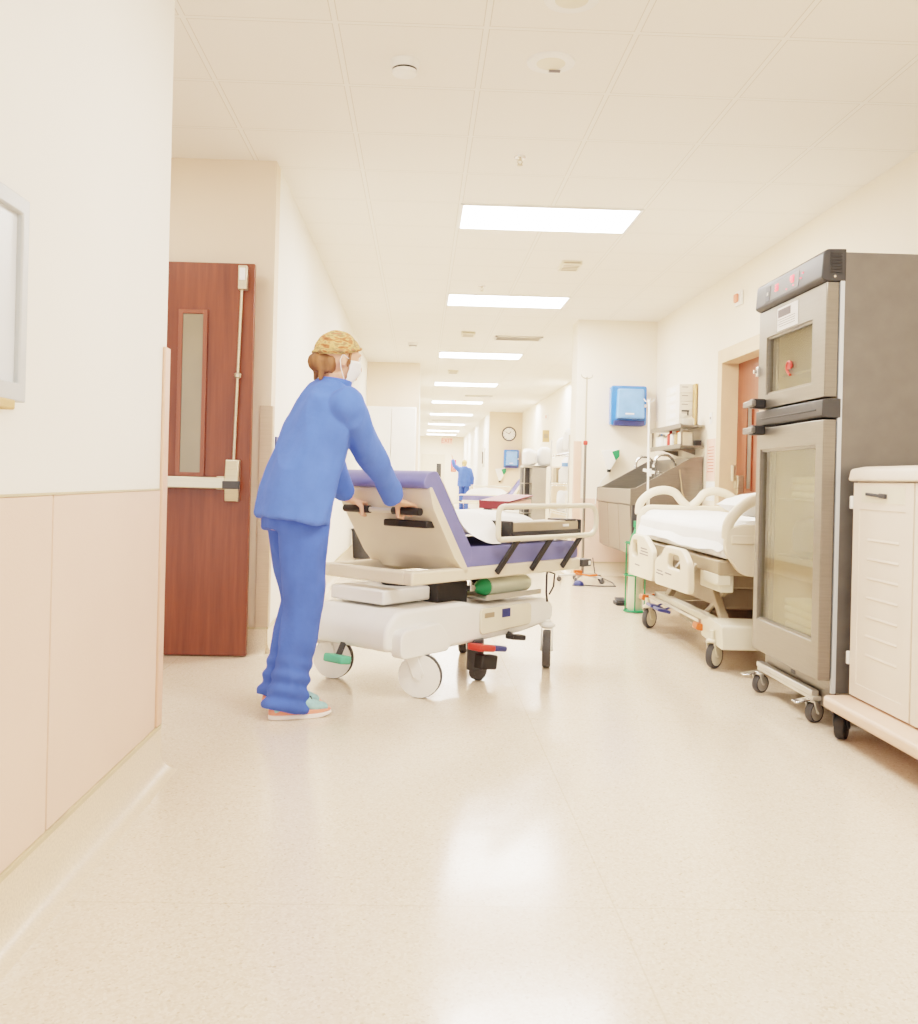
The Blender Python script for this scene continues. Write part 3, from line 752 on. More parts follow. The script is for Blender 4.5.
def make_person(name, label, loc, rz, P):
    """P: pose. local X forward, Y left, Z up"""
    R = thing(name, label, 'person', loc, rz)
    vx = P.get('vox', .006)
    tor = P['torso']                     # (x, z, r_front, r_side) rings, hem to collar
    hx, hz = P['head']; tilt = P.get('tilt', 0.)
    # ---- body: one continuous surface
    L = Loft()
    L.limb([((x, 0, z), ry*.86, rx*.84) for x, z, rx, ry in tor], side=(0, 1, 0), n=24)
    pel = P['pelvis']
    L.limb([((pel[0], 0, pel[2]-.10), .13, .10), ((pel[0], 0, pel[2]), .165, .12), ((tor[1][0], 0, tor[1][1]+.05), .15, .11)], side=(0, 1, 0), n=24)
    nb = Vector((tor[-1][0], 0, tor[-1][1]-.03))
    L.limb([(nb, .062, .062), (nb*.5+Vector((hx-.02, 0, hz-.07))*.5, .053, .055), ((hx-.02, 0, hz-.06), .054, .06)], side=(0, 1, 0))
    def H(x, y, z):                      # head space: tilted about the head centre
        c, s_ = math.cos(tilt), math.sin(tilt); return Vector((hx+c*x+s_*z, y, hz-s_*x+c*z))
    L.ball(H(-.012, 0, .022), (.094, .074, .092), 24, 16)
    L.limb([(H(.018, 0, .04), .066, .074), (H(.022, 0, -.01), .063, .07), (H(.024, 0, -.055), .054, .060), (H(.030, 0, -.088), .036, .044), (H(.036, 0, -.104), .018, .026)], side=(0, 1, 0), n=20)
    L.limb([(H(.082, 0, .012), .008, .008), (H(.097, 0, -.018), .012, .012), (H(.100, 0, -.030), .015, .012), (H(.088, 0, -.036), .012, .01)], side=(0, 1, 0), n=10)
    L.ball(H(.085, 0, -.060), (.010, .022, .007), 12, 8); L.ball(H(.082, 0, -.071), (.010, .018, .007), 12, 8)
    for sy in (-1, 1):
        L.ball(H(-.008, sy*.074, -.008), (.018, .009, .031), 12, 8)
        L.ball(H(.074, sy*.031, .034), (.012, .024, .006), 10, 6)
    for sy, arm in ((-1, P['arm_r']), (1, P['arm_l'])):
        sh, el, wr = (Vector(a) for a in arm[:3])
        L.limb([(sh-Vector((0, sy*.05, 0)), .055, .06), (sh, .056, .058), (sh*.5+el*.5, .047, .046), (el, .038, .038), (el*.6+wr*.4, .037, .036), (wr, .026, .022)], side=(0, 0, 1) if abs((el-sh).normalized().z) < .8 else (0, 1, 0))
        L.ball(el, .038)
        if arm[3] == 'grip': grip_hand(L, wr, arm[4], -sy, arm[5], arm[6])
        else: loose_hand(L, wr, wr-el+Vector(arm[4]), arm[5], -sy)
    for sy, leg in ((-1, P['leg_r']), (1, P['leg_l'])):
        hp, kn, an = (Vector(a) for a in leg[:3])
        L.limb([(hp, .085, .095), (hp*.5+kn*.5, .068, .074), (kn, .052, .056), (kn*.6+an*.4, .046, .052), (an, .034, .038), (an-Vector((0, 0, .04)), .032, .04)], side=(0, 1, 0))
        L.limb([(an+Vector((-.04, 0, -.045)), .03, .028), (an+Vector((.06, 0, -.05)), .037, .028), (an+Vector((.15, 0, -.062)), .038, .016)], side=(0, 1, 0))
    me = L.done(vx, 3)
    bo = mobj('body', me, ['skin', 'eyew', 'eyed'], R)
    e = [H(.080, sy*.031, .018) for sy in (-1, 1)]
    for p_ in me.polygons:
        for c in e:
            dd = (p_.center-c).length
            if dd < .0145: p_.material_index = 1
            if (p_.center-c-Vector((.006, 0, 0))).length < .0095: p_.material_index = 2
    # ---- jacket
    L = Loft()
    L.limb([((x, 0, z), ry, rx) for x, z, rx, ry in tor], side=(0, 1, 0), n=28, p=2.25)
    for sy, arm in ((-1, P['arm_r']), (1, P['arm_l'])):
        sh, el, wr = (Vector(a) for a in arm[:3])
        cu = wr+(el-wr).normalized()*.035
        L.limb([(sh-Vector((0, sy*.07, -.005)), .072, .078), (sh, .076, .076), (sh*.5+el*.5, .068, .066), (el, .062, .06), (el*.5+cu*.5, .056, .054), (cu, .046, .044)], side=(0, 0, 1) if abs((el-sh).normalized().z) < .8 else (0, 1, 0), n=20)
        L.ball(sh, .074); L.ball(el, .0605)
    fo = folds(6.5, 2.6, .015)
    me = L.done(max(vx*1.3, .008), 5, fo)
    ja = mobj('scrub_jacket', me, ['scrub'], R)
    cx, cz = tor[-1][0], tor[-1][1]
    k = MB(); cr = []
    for zz, rr in ((-.012, 1.12), (.0, 1.16), (.018, 1.10), (.018, .98), (-.012, .98)): cr.append([(cx+rr*tor[-1][2]*math.cos(a)+zz*.35, rr*tor[-1][3]*math.sin(a), cz+zz+.010*math.cos(a)*-1) for a in [2*PI*i/28 for i in range(28)]])
    vs = [q for r in cr for q in r]; fs = [(i*28+j, i*28+(j+1) % 28, ((i+1) % 5)*28+(j+1) % 28, ((i+1) % 5)*28+j) for i in range(5) for j in range(28)]
    k.add(vs, fs); k.build('collar', 'scrub', ja, world=False, smooth=80)
    # ---- trousers
    L = Loft()
    L.limb([((pel[0], 0, pel[2]+.08), .17, .125), ((pel[0], 0, pel[2]), .178, .135), ((pel[0]-.005, 0, pel[2]-.10), .165, .125)], side=(0, 1, 0), n=24)
    for sy, leg in ((-1, P['leg_r']), (1, P['leg_l'])):
        hp, kn, an = (Vector(a) for a in leg[:3])
        lo_ = an+Vector((0, 0, -.045))
        L.limb([(hp+Vector((0, 0, .04)), .09, .115), (hp*.5+kn*.5, .086, .096), (kn, .075, .080), (kn*.5+lo_*.5, .070, .078), (lo_*.85+kn*.15, .074, .088), (lo_, .078, .098)], side=(0, 1, 0), n=20)
    f1 = folds(8, 3.0, .012)
    def f2(p_):
        v = f1(p_)
        if p_.z < .30: v += .006*math.sin(p_.z*95+3*p_.x*8+2*p_.y*9)*min(1, (.30-p_.z)/.12)
        if p_.z < .03: v *= .2
        return v
    me = L.done(max(vx*1.3, .008), 4, f2)
    mobj('scrub_trousers', me, ['scrub2'], R)
    # ---- shoes
    for sy, leg in ((-1, P['leg_r']), (1, P['leg_l'])):
        an = Vector(leg[2]); pit = leg[3] if len(leg) > 3 else 0.
        S = bpy.data.objects.new('shoe', None); COL.objects.link(S); S.parent = R
        base = Vector((an.x-.075, an.y, leg[4] if len(leg) > 4 else 0.)); S.location = base; S.rotation_euler = (0, pit, 0)
        def sole(x0, x1, z0a, z0b, z1a, z1b, w, nm, mt):
            out = []
            n = 26
            k = MB(); vs = []
            for zlev in (0, 1):
                for i in range(n):
                    a = 2*PI*i/n; c = math.cos(a); q = math.sin(a)
                    x = (x0+x1)/2+(x1-x0)/2*math.copysign(abs(c)**.75, c)
                    tt = (x-x0)/(x1-x0); wd = w*(.80+.30*math.sin(min(1, tt*1.15)*PI*.62)-.16*math.exp(-((tt-.38)/.14)**2))
                    lo = z0a+(z0b-z0a)*max(0, (tt-.75)/.25)**1.5; hi = z1a+(z1b-z1a)*tt
                    vs.append((x, wd*math.copysign(abs(q)**.8, q)*(1 if zlev == 0 else .96), hi if zlev else lo))
            k.add(vs, [tuple(range(n))[::-1], tuple(range(n, 2*n))]+[(i, (i+1) % n, n+(i+1) % n, n+i) for i in range(n)])
            return k.build(nm, mt, S, world=False, bev=.004, seg=2)
        sole(0, .282, 0, .012, .020, .022, .047, 'outsole', 'sole')
        sole(.002, .278, .020, .026, .046, .032, .046, 'midsole', 'coral')
        U = Loft()
        U.limb([((.016, 0, .05), .034, .035), ((.05, 0, .062), .038, .05), ((.10, 0, .066), .040, .048), ((.155, 0, .056), .043, .038), ((.21, 0, .044), .045, .026), ((.26, 0, .036), .030, .014)], side=(0, 1, 0), n=20)
        U.limb([((.055, 0, .06), .036, .045), ((.058, 0, .115), .034, .040)], side=(0, 1, 0), n=18)
        mobj('upper', U.done(.006, 4), ['shoe'], S)
        la = MB()
        for i in range(4):
            x = .115+i*.022; z = .118-i*.0125
            la.tube([(x, -.034, z-.022), (x+.004, -.018, z-.001), (x+.006, 0, z+.004), (x+.004, .018, z-.001), (x, .034, z-.022)], .0032, 6)
        la.tube([(.112, 0, .122), (.10, -.02, .128), (.118, -.034, .118)], .003, 6); la.tube([(.112, 0, .122), (.10, .02, .128), (.118, .034, .118)], .003, 6)
        la.build('laces', 'black', S, world=False)
    # ---- hair, cap, mask
    hl = Loft()
    hm = 'hair' if P.get('cap') else 'blond'
    if P.get('cap'):
        hl.limb([(H(-.050, 0, .00), .066, .050), (H(-.058, 0, -.035), .066, .048), (H(-.060, 0, -.072), .055, .036)], side=(0, 1, 0), n=20)
        hl.ball(H(-.098, 0, -.028), (.046, .050, .048))
        for sy in (-1, 1): hl.chain([H(.020, sy*.073, .028), H(.018, sy*.077, -.005), H(.012, sy*.078, -.035)], [.009, .008, .004], 8)
        hl.chain([H(-.085, .03, -.06), H(-.088, .035, -.10)], [.022, .010], 8); hl.chain([H(-.085, -.03, -.06), H(-.086, -.036, -.105)], [.022, .010], 8)
    else:
        hl.ball(H(-.022, 0, .030), (.098, .083, .098), 20, 14); hl.limb([(H(-.045, 0, .0), .078, .055), (H(-.055, 0, -.06), .072, .045), (H(-.055, 0, -.10), .055, .03)], side=(0, 1, 0))
    mobj('hair', hl.done(.007, 3, lambda p_: .004*noise.noise(Vector((p_.x*90, p_.y*90, p_.z*18)))), [hm], R)
    if P.get('cap'):
        k = MB(); n = 36; rows = 12; vs = []
        for i in range(rows+1):
            el_ = -.12+(PI/2+.12)*i/rows
            for j in range(n):
                a = 2*PI*j/n; low = .30*max(0, math.cos(a)) if i < 4 else 0      # brow line is higher in front
                e2 = el_+low*(1-i/4) if i < 4 else el_
                q = H(-.018, 0, .026)+Matrix.Rotation(0, 3, 'Y')@Vector((.106*math.cos(e2)*math.cos(a), .086*math.cos(e2)*math.sin(a), .104*math.sin(e2)))
                q += (q-H(-.018, 0, .026)).normalized()*(.004*noise.noise(q*40)); vs.append(q)
        fs = [(i*n+j, i*n+(j+1) % n, (i+1)*n+(j+1) % n, (i+1)*n+j) for i in range(rows) for j in range(n)]
        k.add(vs, fs); co = k.build('scrub_cap', 'cap', R, world=False, smooth=80)
        bd = MB(); bp = [vs[n+j]+(vs[n+j]-H(-.018, 0, .026)).normalized()*.003 for j in range(n)]
        bd.tube(bp, .007, 8, closed=True); bd.build('band', 'cap', co, world=False)
        # mask
        k = MB(); nu, nv = 17, 9; vs = []
        for i in range(nv):
            v = i/(nv-1)
            for j in range(nu):
                a = math.radians(-72+144*j/(nu-1)); c = math.cos(a)
                z = -.006-.098*v+.012*(1-abs(2*v-1))*0
                rx = .092+.020*math.sin(PI*min(1, v*1.25))*max(0, c)**2-.022*v
                ry = .076-.012*v
                q = H(-.002+rx*c, ry*math.sin(a), z+.012*c*(1-v)-.010*(1-c)*0)
                q += Vector((.0022*math.sin(v*PI*6), 0, 0)); vs.append(q)
        fs = [(i*nu+j, i*nu+j+1, (i+1)*nu+j+1, (i+1)*nu+j) for i in range(nv-1) for j in range(nu-1)]
        k.add(vs, fs); mo = k.build('face_mask', 'sheet', R, world=False, smooth=80)
        so = mo.modifiers.new('t', 'SOLIDIFY'); so.thickness = .003; so.offset = 1
        lp = MB()
        for sy in (0, nu-1):
            top, bot = vs[sy], vs[(nv-1)*nu+sy]; sgn = -1 if sy == 0 else 1
            lp.tube([top, H(-.018, sgn*.083, .016), H(-.026, sgn*.084, -.012), H(-.016, sgn*.078, -.045), bot], .0022, 6)
        lp.build('ear_loop', 'paper', mo, world=False)
    return R

# nurse pushing the gurney
NR = math.radians(24); NO = Vector((-.535, 4.19, 0))
def to_nurse(p):
    d = Vector(p)-NO; c, s_ = math.cos(NR), math.sin(NR)
    return Vector((c*d.x+s_*d.y, -s_*d.x+c*d.y, d.z))
def elbow(sh, wr, a, b, hint):
    """two bone arm: elbow between shoulder and wrist, bent toward hint"""
    sh = Vector(sh); wr = Vector(wr); d = wr-sh; L = d.length; t = d/L; L = min(L, (a+b)*.998)
    x = (a*a-b*b+L*L)/(2*L); h = math.sqrt(max(0, a*a-x*x)); n = Vector(hint); n = (n-t*n.dot(t)).normalized()
    return tuple(sh+t*x+n*h)
# push handle centre line in gurney space
_L = math.hypot(.30, .425); _u = (-.30/_L, .425/_L); _n = (_u[1], -_u[0])
_hp = (-.20+_u[0]*(_L-.10)+_n[0]*-.085, .585+_u[1]*(_L-.10)+_n[1]*-.085)
Br = to_nurse(gw(_hp[0], -.18, _hp[1])); Bl = to_nurse(gw(_hp[0], .16, _hp[1]))
bd = to_nurse(gw(_hp[0], 1, 0))-to_nurse(gw(_hp[0], 0, 0)); bd.normalize(); fd = Vector((bd.y, -bd.x, 0))
SHr, SHl = (.150, -.170, 1.345), (.130, .185, 1.345)
WRr = Br-fd*.085+Vector((0, 0, .050)); WRl = Bl-fd*.085+Vector((0, 0, .050))
pose = dict(vox=.0055, cap=True,
    torso=[(-.022, .845, .150, .215), (-.008, .95, .150, .205), (.036, 1.10, .140, .194), (.090, 1.25, .134, .196), (.124, 1.355, .118, .184), (.142, 1.415, .090, .126), (.156, 1.452, .066, .072)],
    pelvis=(-.015, 0, .90), head=(.180, 1.560), tilt=.14,
    arm_r=(SHr, elbow(SHr, WRr, .29, .27, (0, -.5, -1)), tuple(WRr), 'grip', Br, fd, bd),
    arm_l=(SHl, elbow(SHl, WRl, .29, .27, (0, .6, -1)), tuple(WRl), 'grip', Bl, fd, bd),
    leg_r=((0, -.085, .84), (.012, -.088, .475), (-.060, -.09, .085), 0., 0.),
    leg_l=((0, .085, .84), (.045, .088, .475), (-.045, .085, .095), .10, .020))
make_person('person', 'person in royal blue scrubs, patterned cap and white mask pushing the gurney', NO, NR, pose)
# distant colleague seen from the back, one arm raised
pose2 = dict(vox=.012,
    torso=[(0, .82, .15, .225), (.0, .95, .145, .21), (.01, 1.10, .135, .195), (.02, 1.25, .13, .20), (.02, 1.355, .115, .19), (.015, 1.415, .09, .13), (.015, 1.452, .066, .072)],
    pelvis=(0, 0, .90), head=(.03, 1.56), tilt=.1,
    arm_r=((.02, -.185, 1.345), (.03, -.26, 1.08), (.14, -.25, .86), 'open', (0, 0, 0), (1, 0, 0)),
    arm_l=((.02, .185, 1.365), (.07, .36, 1.50), (.10, .42, 1.72), 'open', (0, 0, 0), (1, 0, 0)),
    leg_r=((0, -.088, .84), (.02, -.092, .475), (-.02, -.09, .085), 0., 0.), leg_l=((0, .088, .84), (.03, .09, .475), (.06, .09, .085), 0., 0.))
make_person('person', 'distant blond person in blue scrubs with one arm raised, seen from behind down the corridor', (1.44, 31, 0), PI/2-.25, pose2)

# ------------------------------------------------------------------ warming cabinet (stainless, two glass doors)
t = thing('warming_cabinet', 'tall grey stainless warming cabinet with two glass doors on casters', 'cabinet', (2.15, 4.43, 0))
X0, Y0, Y1, Xb = 1.795, 4.03, 4.83, 2.55
b = MB(); zb, zt = .16, 2.055
b.box((X0, Y0, zb), (Xb, Y0+.03, zt)); b.box((X0, Y1-.03, zb), (Xb, Y1, zt)); b.box((Xb-.03, Y0+.03, zb), (Xb, Y1-.03, zt)); b.box((X0, Y0+.03, zt-.09), (Xb-.03, Y1-.03, zt)); b.box((X0, Y0+.03, zb), (Xb-.03, Y1-.03, zb+.10)); b.box((X0, Y0+.03, 1.335), (Xb-.03, Y1-.03, 1.40))
b.build('body', 'steel_side', t, bev=.003)
b = MB(); b.box((X0-.012, Y0-.004, zb), (X0+.006, Y0+.012, zt)); b.build('edge_strip', 'frame_grey', t)
ln = MB(); e = .032
for z0, z1 in ((zb+.101, 1.334), (1.401, zt-.091)):
    ln.box((X0+.02, Y0+e, z0), (Xb-.04, Y0+e+.004, z1)); ln.box((X0+.02, Y1-e-.004, z0), (Xb-.04, Y1-e, z1)); ln.box((Xb-.044, Y0+e, z0), (Xb-.04, Y1-e, z1)); ln.box((X0+.02, Y0+e, z0), (Xb-.04, Y1-e, z0+.004))
ln.build('liner', 'cream', t)
for z in (.70, .98, 1.60):
    s_ = MB()
    for k in range(12): s_.cyl((X0+.04, Y0+.06+k*.062, z), (Xb-.06, Y0+.06+k*.062, z), .0035, n=6)
    s_.cyl((X0+.04, Y0+.04, z), (X0+.04, Y1-.04, z), .005, n=6); s_.cyl((Xb-.06, Y0+.04, z), (Xb-.06, Y1-.04, z), .005, n=6)
    s_.build('wire_shelf', 'alu', t)
def cabdoor(z0, z1, wy0, wy1, wz0, wz1, m):
    XF = 1.722
    dr = MB(); out = [(Y0-.005, z0), (Y1, z0), (Y1, z1), (Y0-.005, z1)]; inn = [(wy0, wz0), (wy1, wz0), (wy1, wz1), (wy0, wz1)]
    dr.ring(out, inn, 'x', XF, XF+.055, N=4)
    do = dr.build('door', m, t, bev=.004)
    MB().box((XF+.018, wy0-.005, wz0-.005), (XF+.026, wy1+.005, wz1+.005)).build('pane', 'glass', do)
    sl = MB()
    for a, c in (((wy0, wz0), (wy1, wz0+.010)), ((wy0, wz1-.010), (wy1, wz1)), ((wy0, wz0), (wy0+.010, wz1)), ((wy1-.010, wz0), (wy1, wz1))): sl.box((XF+.008, a[0], a[1]), (XF+.030, c[0], c[1]))
    sl.build('window_seal', 'steel', do)
    MB().box((XF+.055, Y0+.01, z0+.01), (XF+.073, Y1-.01, z0+.022)).box((XF+.055, Y0+.01, z1-.022), (XF+.073, Y1-.01, z1-.01)).box((XF+.055, Y0+.01, z0+.01), (XF+.073, Y0+.022, z1-.01)).box((XF+.055, Y1-.022, z0+.01), (XF+.073, Y1-.01, z1-.01)).build('gasket', 'black', do)
    return do
up = cabdoor(1.432, 1.925, Y0+.14, Y1-.11, 1.50, 1.785, 'steel')
lw_ = cabdoor(.215, 1.335, Y0+.075, Y1-.055, .372, 1.225, 'steel')
def cabhandle(z, par):
    h = MB(); h.prism(rpoly([(1.70, Y1-.02), (1.66, Y1+.01), (1.655, Y1+.03), (1.675, Y1+.03), (1.724, Y1-.0)], .004, 2), 'z', z-.014, z+.014)
    h = MB(); h.obox((1.660, Y1-.055, z), (.020, .19, .032), (0, 0, -.10)); h.build('handle', 'steel_side', par, bev=.006)
    MB().box((1.655, Y1-.12, z-.024), (1.722, Y1-.06, z+.024)).build('handle_mount', 'black', par, bev=.008)
cabhandle(1.456, up); cabhandle(1.322, lw_)
MB().box((1.706, Y1-.03, 1.60), (1.722, Y1-.005, 1.65)).cyl((1.69, Y1-.018, 1.625), (1.71, Y1-.018, 1.625), .010, n=12).build('lock', 'chrome', up, bev=.002)
b = MB(); b.prism(rpoly([(1.735, 1.343), (1.715, 1.350), (1.715, 1.420), (1.735, 1.426), (X0, 1.426), (X0, 1.343)], .005, 2), 'y', Y0-.005, Y1); b.box((1.712, Y0+.06, 1.376), (1.717, Y1-.06, 1.383), 1)
b.build('divider_panel', ['charcoal', 'black'], t, bev=.002)
# control hood
b = MB(); b.prism(rpoly([(X0+.01, 1.928), (1.722, 1.928), (1.698, 1.94), (1.706, 2.052), (1.722, 2.066), (X0+.01, 2.068)], [0, .006, .010, .02, .012, 0], 4), 'y', Y0-.005, Y1)
ho = b.build('control_hood', 'charcoal', t, bev=.005, seg=3)
fx = lambda z: 1.698+(z-1.94)*.08
def hoodbox(y0, y1, z0, z1, m, nm, off=.0025):
    q = MB(); q.add([(fx(z)-o, y, z) for o in (off, -.004) for z, y in ((z0, y0), (z0, y1), (z1, y1), (z1, y0))], [(0, 1, 2, 3), (7, 6, 5, 4), (0, 4, 5, 1), (1, 5, 6, 2), (2, 6, 7, 3), (3, 7, 4, 0)])
    return q.build(nm, m, ho)
hoodbox(Y0+.25, Y1-.13, 1.955, 2.032, 'steel_dark', 'display_panel', .002)
hoodbox(Y1-.20, Y1-.14, 1.957, 2.030, 'black', 'rocker_switch', .0045)
hoodbox(Y1-.178, Y1-.162, 1.985, 2.0, 'white', 'switch_mark', .006)
def seg7(y, z, h, s):
    """red seven segment digits, running toward -y"""
    w = h*.5; q = MB(); on = {'0': 'abcdef', '1': 'bc', '2': 'abged', '3': 'abgcd', '4': 'fgbc', '5': 'afgcd', '6': 'afgedc', '7': 'abc', '8': 'abcdefg', '9': 'abcfgd'}
    for i, ch in enumerate(s):
        yy = y-i*(w*1.5); tk = h*.12
        S = {'a': ((0, h), (w, h)), 'b': ((w, h/2), (w, h)), 'c': ((w, 0), (w, h/2)), 'd': ((0, 0), (w, 0)), 'e': ((0, 0), (0, h/2)), 'f': ((0, h/2), (0, h)), 'g': ((0, h/2), (w, h/2))}
        for k in on[ch]:
            (a, b_), (c, d_) = S[k]
            q.box((fx(z+b_)-.004, yy-a+tk, z+b_-tk), (fx(z+d_)-.0035+.002, yy-c-tk, z+d_+tk))
    return q.build('red_digits', 'led', ho)
seg7(Y1-.265, 1.990, .026, '36'); seg7(Y0+.345, 1.992, .026, '40')
for yy, zz in ((Y0+.30, 1.97), (Y0+.22, 1.985), (Y0+.20, 2.005), (Y0+.38, 1.967)): hoodbox(yy, yy+.012, zz, zz+.005, 'led', 'indicator', .004)
v = MB()
for k in range(7): v.box((1.735, Y0-.009, 1.965+k*.013), (X0-.01, Y0-.004, 1.971+k*.013))
v.build('side_vent', 'black', ho)
MB().lathe([(.005, 0), (.005, .004)], (1.755, Y0-.005, 1.948), (0, -1, 0), n=12).build('screw', 'chrome', ho)
# paper on the upper door
pp = MB().box((1.7195, Y0+.30, 1.795), (1.7215, Y0+.55, 1.905)).build('instruction_sheet', 'paper', up)
q = MB(); q.box((1.7185, Y0+.385, 1.858), (1.7198, Y0+.54, 1.895))
for k in range(4): q.box((1.7185, Y0+.33, 1.846-k*.011), (1.7198, Y0+.54-.02*(k % 2), 1.848-k*.011))
q.build('printing', 'ink', pp)
# kick panel, bumper frame and casters
MB().box((X0-.01, Y0+.02, .085), (X0+.02, Y1-.02, .215)).box((X0-.012, Y0+.39, .16), (X0-.008, Y0+.44, .178), 1).build('kick_panel', ['steel', 'dkgrey'], t)
b = MB().box((X0-.05, Y0+.10, .105), (X0+.03, Y1-.02, .125)); b.box((X0-.055, Y0+.10, .125), (X0-.02, Y1-.02, .15)); b.box((Xb-.08, Y0+.1, .105), (Xb-.0, Y1-.02, .125)); b.box((X0, Y0+.10, .105), (Xb, Y0+.14, .125)); b.box((X0, Y1-.06, .105), (Xb, Y1-.02, .125))
b.build('caster_frame', 'alu', t, bev=.004)
CT = MB()
for (cx_, cy_) in ((1.775, 4.175), (1.745, 4.76), (2.46, 4.175), (2.46, 4.76)):
    f = caster(t, cx_-2.15, cy_-4.43, .046, .032, .5, .11, 'alu', 'alu', 'blue_d' if False else 'tire')
    MB().obox((cx_-2.15-.05, cy_-4.43+.0, .098), (.09, .05, .008), (0, -.2, 0)).build('brake_lever', 'chrome', f, world=False, bev=.002)
# contents
g = 'folded blankets in the warming cabinet'
def blanket(x, y, z, w, d_, h, label, m='sheet'):
    q = MB()
    n = 3
    for k in range(n): q.prism(rpoly([(x-w/2, z+k*h/n), (x+w/2, z+k*h/n), (x+w/2, z+(k+1)*h/n-.003), (x-w/2, z+(k+1)*h/n-.003)], h/n*.45, 4), 'y', y-d_/2, y+d_/2)
    tag(q.build('folded_blanket', m, bev=.006), label, 'blanket', g)
blanket(2.07, 4.40, .266, .50, .52, .12, 'folded white blanket lowest in the lower warming cabinet compartment')
blanket(2.06, 4.42, .387, .48, .50, .11, 'folded white blanket stacked over the lowest one in the warming cabinet')
blanket(2.03, 4.42, .986, .40, .44, .11, 'folded white blanket on the wire shelf behind the lower glass')
q = MB(); q.lathe([(.09, 0), (.12, .03), (.125, .12), (.11, .17), (.05, .19), (0, .192)], (1.93, 4.52, .706), n=28); q.lathe([(.03, .19), (.03, .21), (0, .212)], (1.93, 4.52, .706), n=16)
tag(q.build('steam_basin', 'steel_dark'), 'dark domed metal basin on the middle shelf behind the lower glass', 'basin')
q = MB(); q.tube([(1.737, 4.465+.028*math.cos(a), 1.612+.024*math.sin(a)) for a in [math.radians(d_) for d_ in range(200, -60, -20)]]+[(1.737, 4.46, 1.575), (1.737, 4.45, 1.572)], .0065, 8); q.box((1.736, 4.445, 1.60), (1.739, 4.485, 1.632)); q.build('red_tag', 'red', up)

# ------------------------------------------------------------------ beige supply cart
t = thing('supply_cart', 'beige moulded plastic supply cart with ribbed doors beside the warming cabinet', 'cart', (2.15, 3.2, 0))
CX, CY0, CY1 = 1.83, 2.45, 3.96
MB().box((CX+.01, CY0, .165), (2.52, CY1, 1.075)).build('body', 'cart', t, bev=.012, seg=3)
lid = MB(); lid.prism(rpoly([(CX-.02, 1.072), (2.54, 1.072), (2.54, 1.12), (2.48, 1.135), (CX+.05, 1.135), (CX-.01, 1.122)], .012, 3), 'y', CY0-.015, CY1+.012)
lid.build('lid', 'cart', t, bev=.008, seg=3)
pl = MB(); pl.prism(rpoly([(1.715, CY0-.08), (2.6, CY0-.08), (2.6, CY1+.02), (1.715, CY1+.02)], .05, 5), 'z', .118, .168)
pl.build('platform', 'bumper', t, bev=.014, seg=3)
for k in range(3):
    y1 = CY1-.012-k*.497; y0 = y1-.485
    if y0 < CY0: y0 = CY0+.01
    dr = MB(); out = [(y0, .178), (y1, .178), (y1, 1.066), (y0, 1.066)]
    # door with a recessed field: frame ring and set-back panel with ribs, and a pull recess at the top
    inn = [(y0+.055, .235), (y1-.055, .235), (y1-.055, .955), (y0+.055, .955)]
    dr.ring(out, inn, 'x', CX-.006, CX+.012, N=4)
    dr.box((CX-.0035, y0+.05, .23), (CX+.011, y1-.05, .96))
    for j in range(7):
        z = .36+j*.078; dr.prism([(CX-.004, z), (CX-.0065, z+.002), (CX-.0065, z+.004), (CX-.004, z+.012)], 'y', y0+.10, y1-.13)
    do = dr.build('door', 'cart', t, bev=.003)
    MB().box((CX-.0075, y0+.06, .985), (CX-.005, y1-.075, 1.05)).build('pull_recess', 'cream2', do)
    lt = MB().obox((CX-.013, y1-.20, 1.016), (.010, .15, .012), (.05, 0, 0)); lt.obox((CX-.014, y1-.265, 1.014), (.012, .05, .018), (.05, 0, 0)); lt.build('latch', 'dkgrey', do, bev=.003)
for z in (.30, .955):
    MB().box((CX-.012, CY1-.006, z), (CX+.03, CY1+.014, z+.055)).build('hinge', 'white', t, bev=.004)
for x, y in ((1.775, 3.90), (2.5, 3.90), (1.80, 2.5), (2.5, 2.5)):
    caster(t, x-2.15, y-3.2, .055, .038, .9, .12, 'dkgrey', 'dkgrey', 'black')

# ------------------------------------------------------------------ hospital bed
t = thing('hospital_bed', 'cream hospital bed with white sheet and lowered side rails behind the warming cabinet', 'bed', (2.1, 6.3, 0))
def board(y0, y1, xa, xb, zlow, zdip, ztop, lowcut, k=1.):
    cx = (xa+xb)/2
    b = MB(); o = [(xa+.10, zlow), (xb-.10, zlow), (xb, zlow+lowcut), (xb-.01, zdip-.02), (xb-.10, zdip+.01), (xa+.10, zdip+.01), (xa+.01, zdip-.02), (xa, zlow+lowcut)]
    b.prism(rpoly(o, [.06, .06, .05, .04, .03, .03, .04, .05], 4), 'y', y0, y1)
    ym = (y0+y1)/2
    for s_ in (-1, 1):
        X = lambda u: cx+s_*u
        w = (xb-xa)/2
        pts = [(X(w-.02), ym, zdip-.07), (X(w-.025), ym, zdip+.01), (X(w-.06*k), ym, ztop-.055*k), (X(w-.12*k), ym, ztop-.015*k), (X(w-.20*k), ym, ztop), (X(w-.27*k), ym, ztop-.02), (X(w-.31*k), ym, ztop-.07), (X(w-.35*k), ym, zdip+.015), (X(w-.40*k), ym, zdip-.03)]
        sm = []
        for i in range(len(pts)-1):
            p0, p1, p2, p3 = (Vector(pts[max(0, min(len(pts)-1, i+k))]) for k in (-1, 0, 1, 2))
            for q in range(4):
                u = q/4; sm.append(.5*((2*p1)+(-p0+p2)*u+(2*p0-5*p1+4*p2-p3)*u*u+(-p0+3*p1-3*p2+p3)*u**3))
        sm.append(Vector(pts[-1])); b.tube(sm, .026, 12, flat=1.25, side=(0, 1, 0))
    return b
fb = board(5.245, 5.295, 1.705, 2.57, .535, .815, .98, .14, 1.35); fb.box((1.74, 5.236, .715), (1.98, 5.248, .765))
fb.build('footboard', 'cream', t, bev=.012, seg=3)
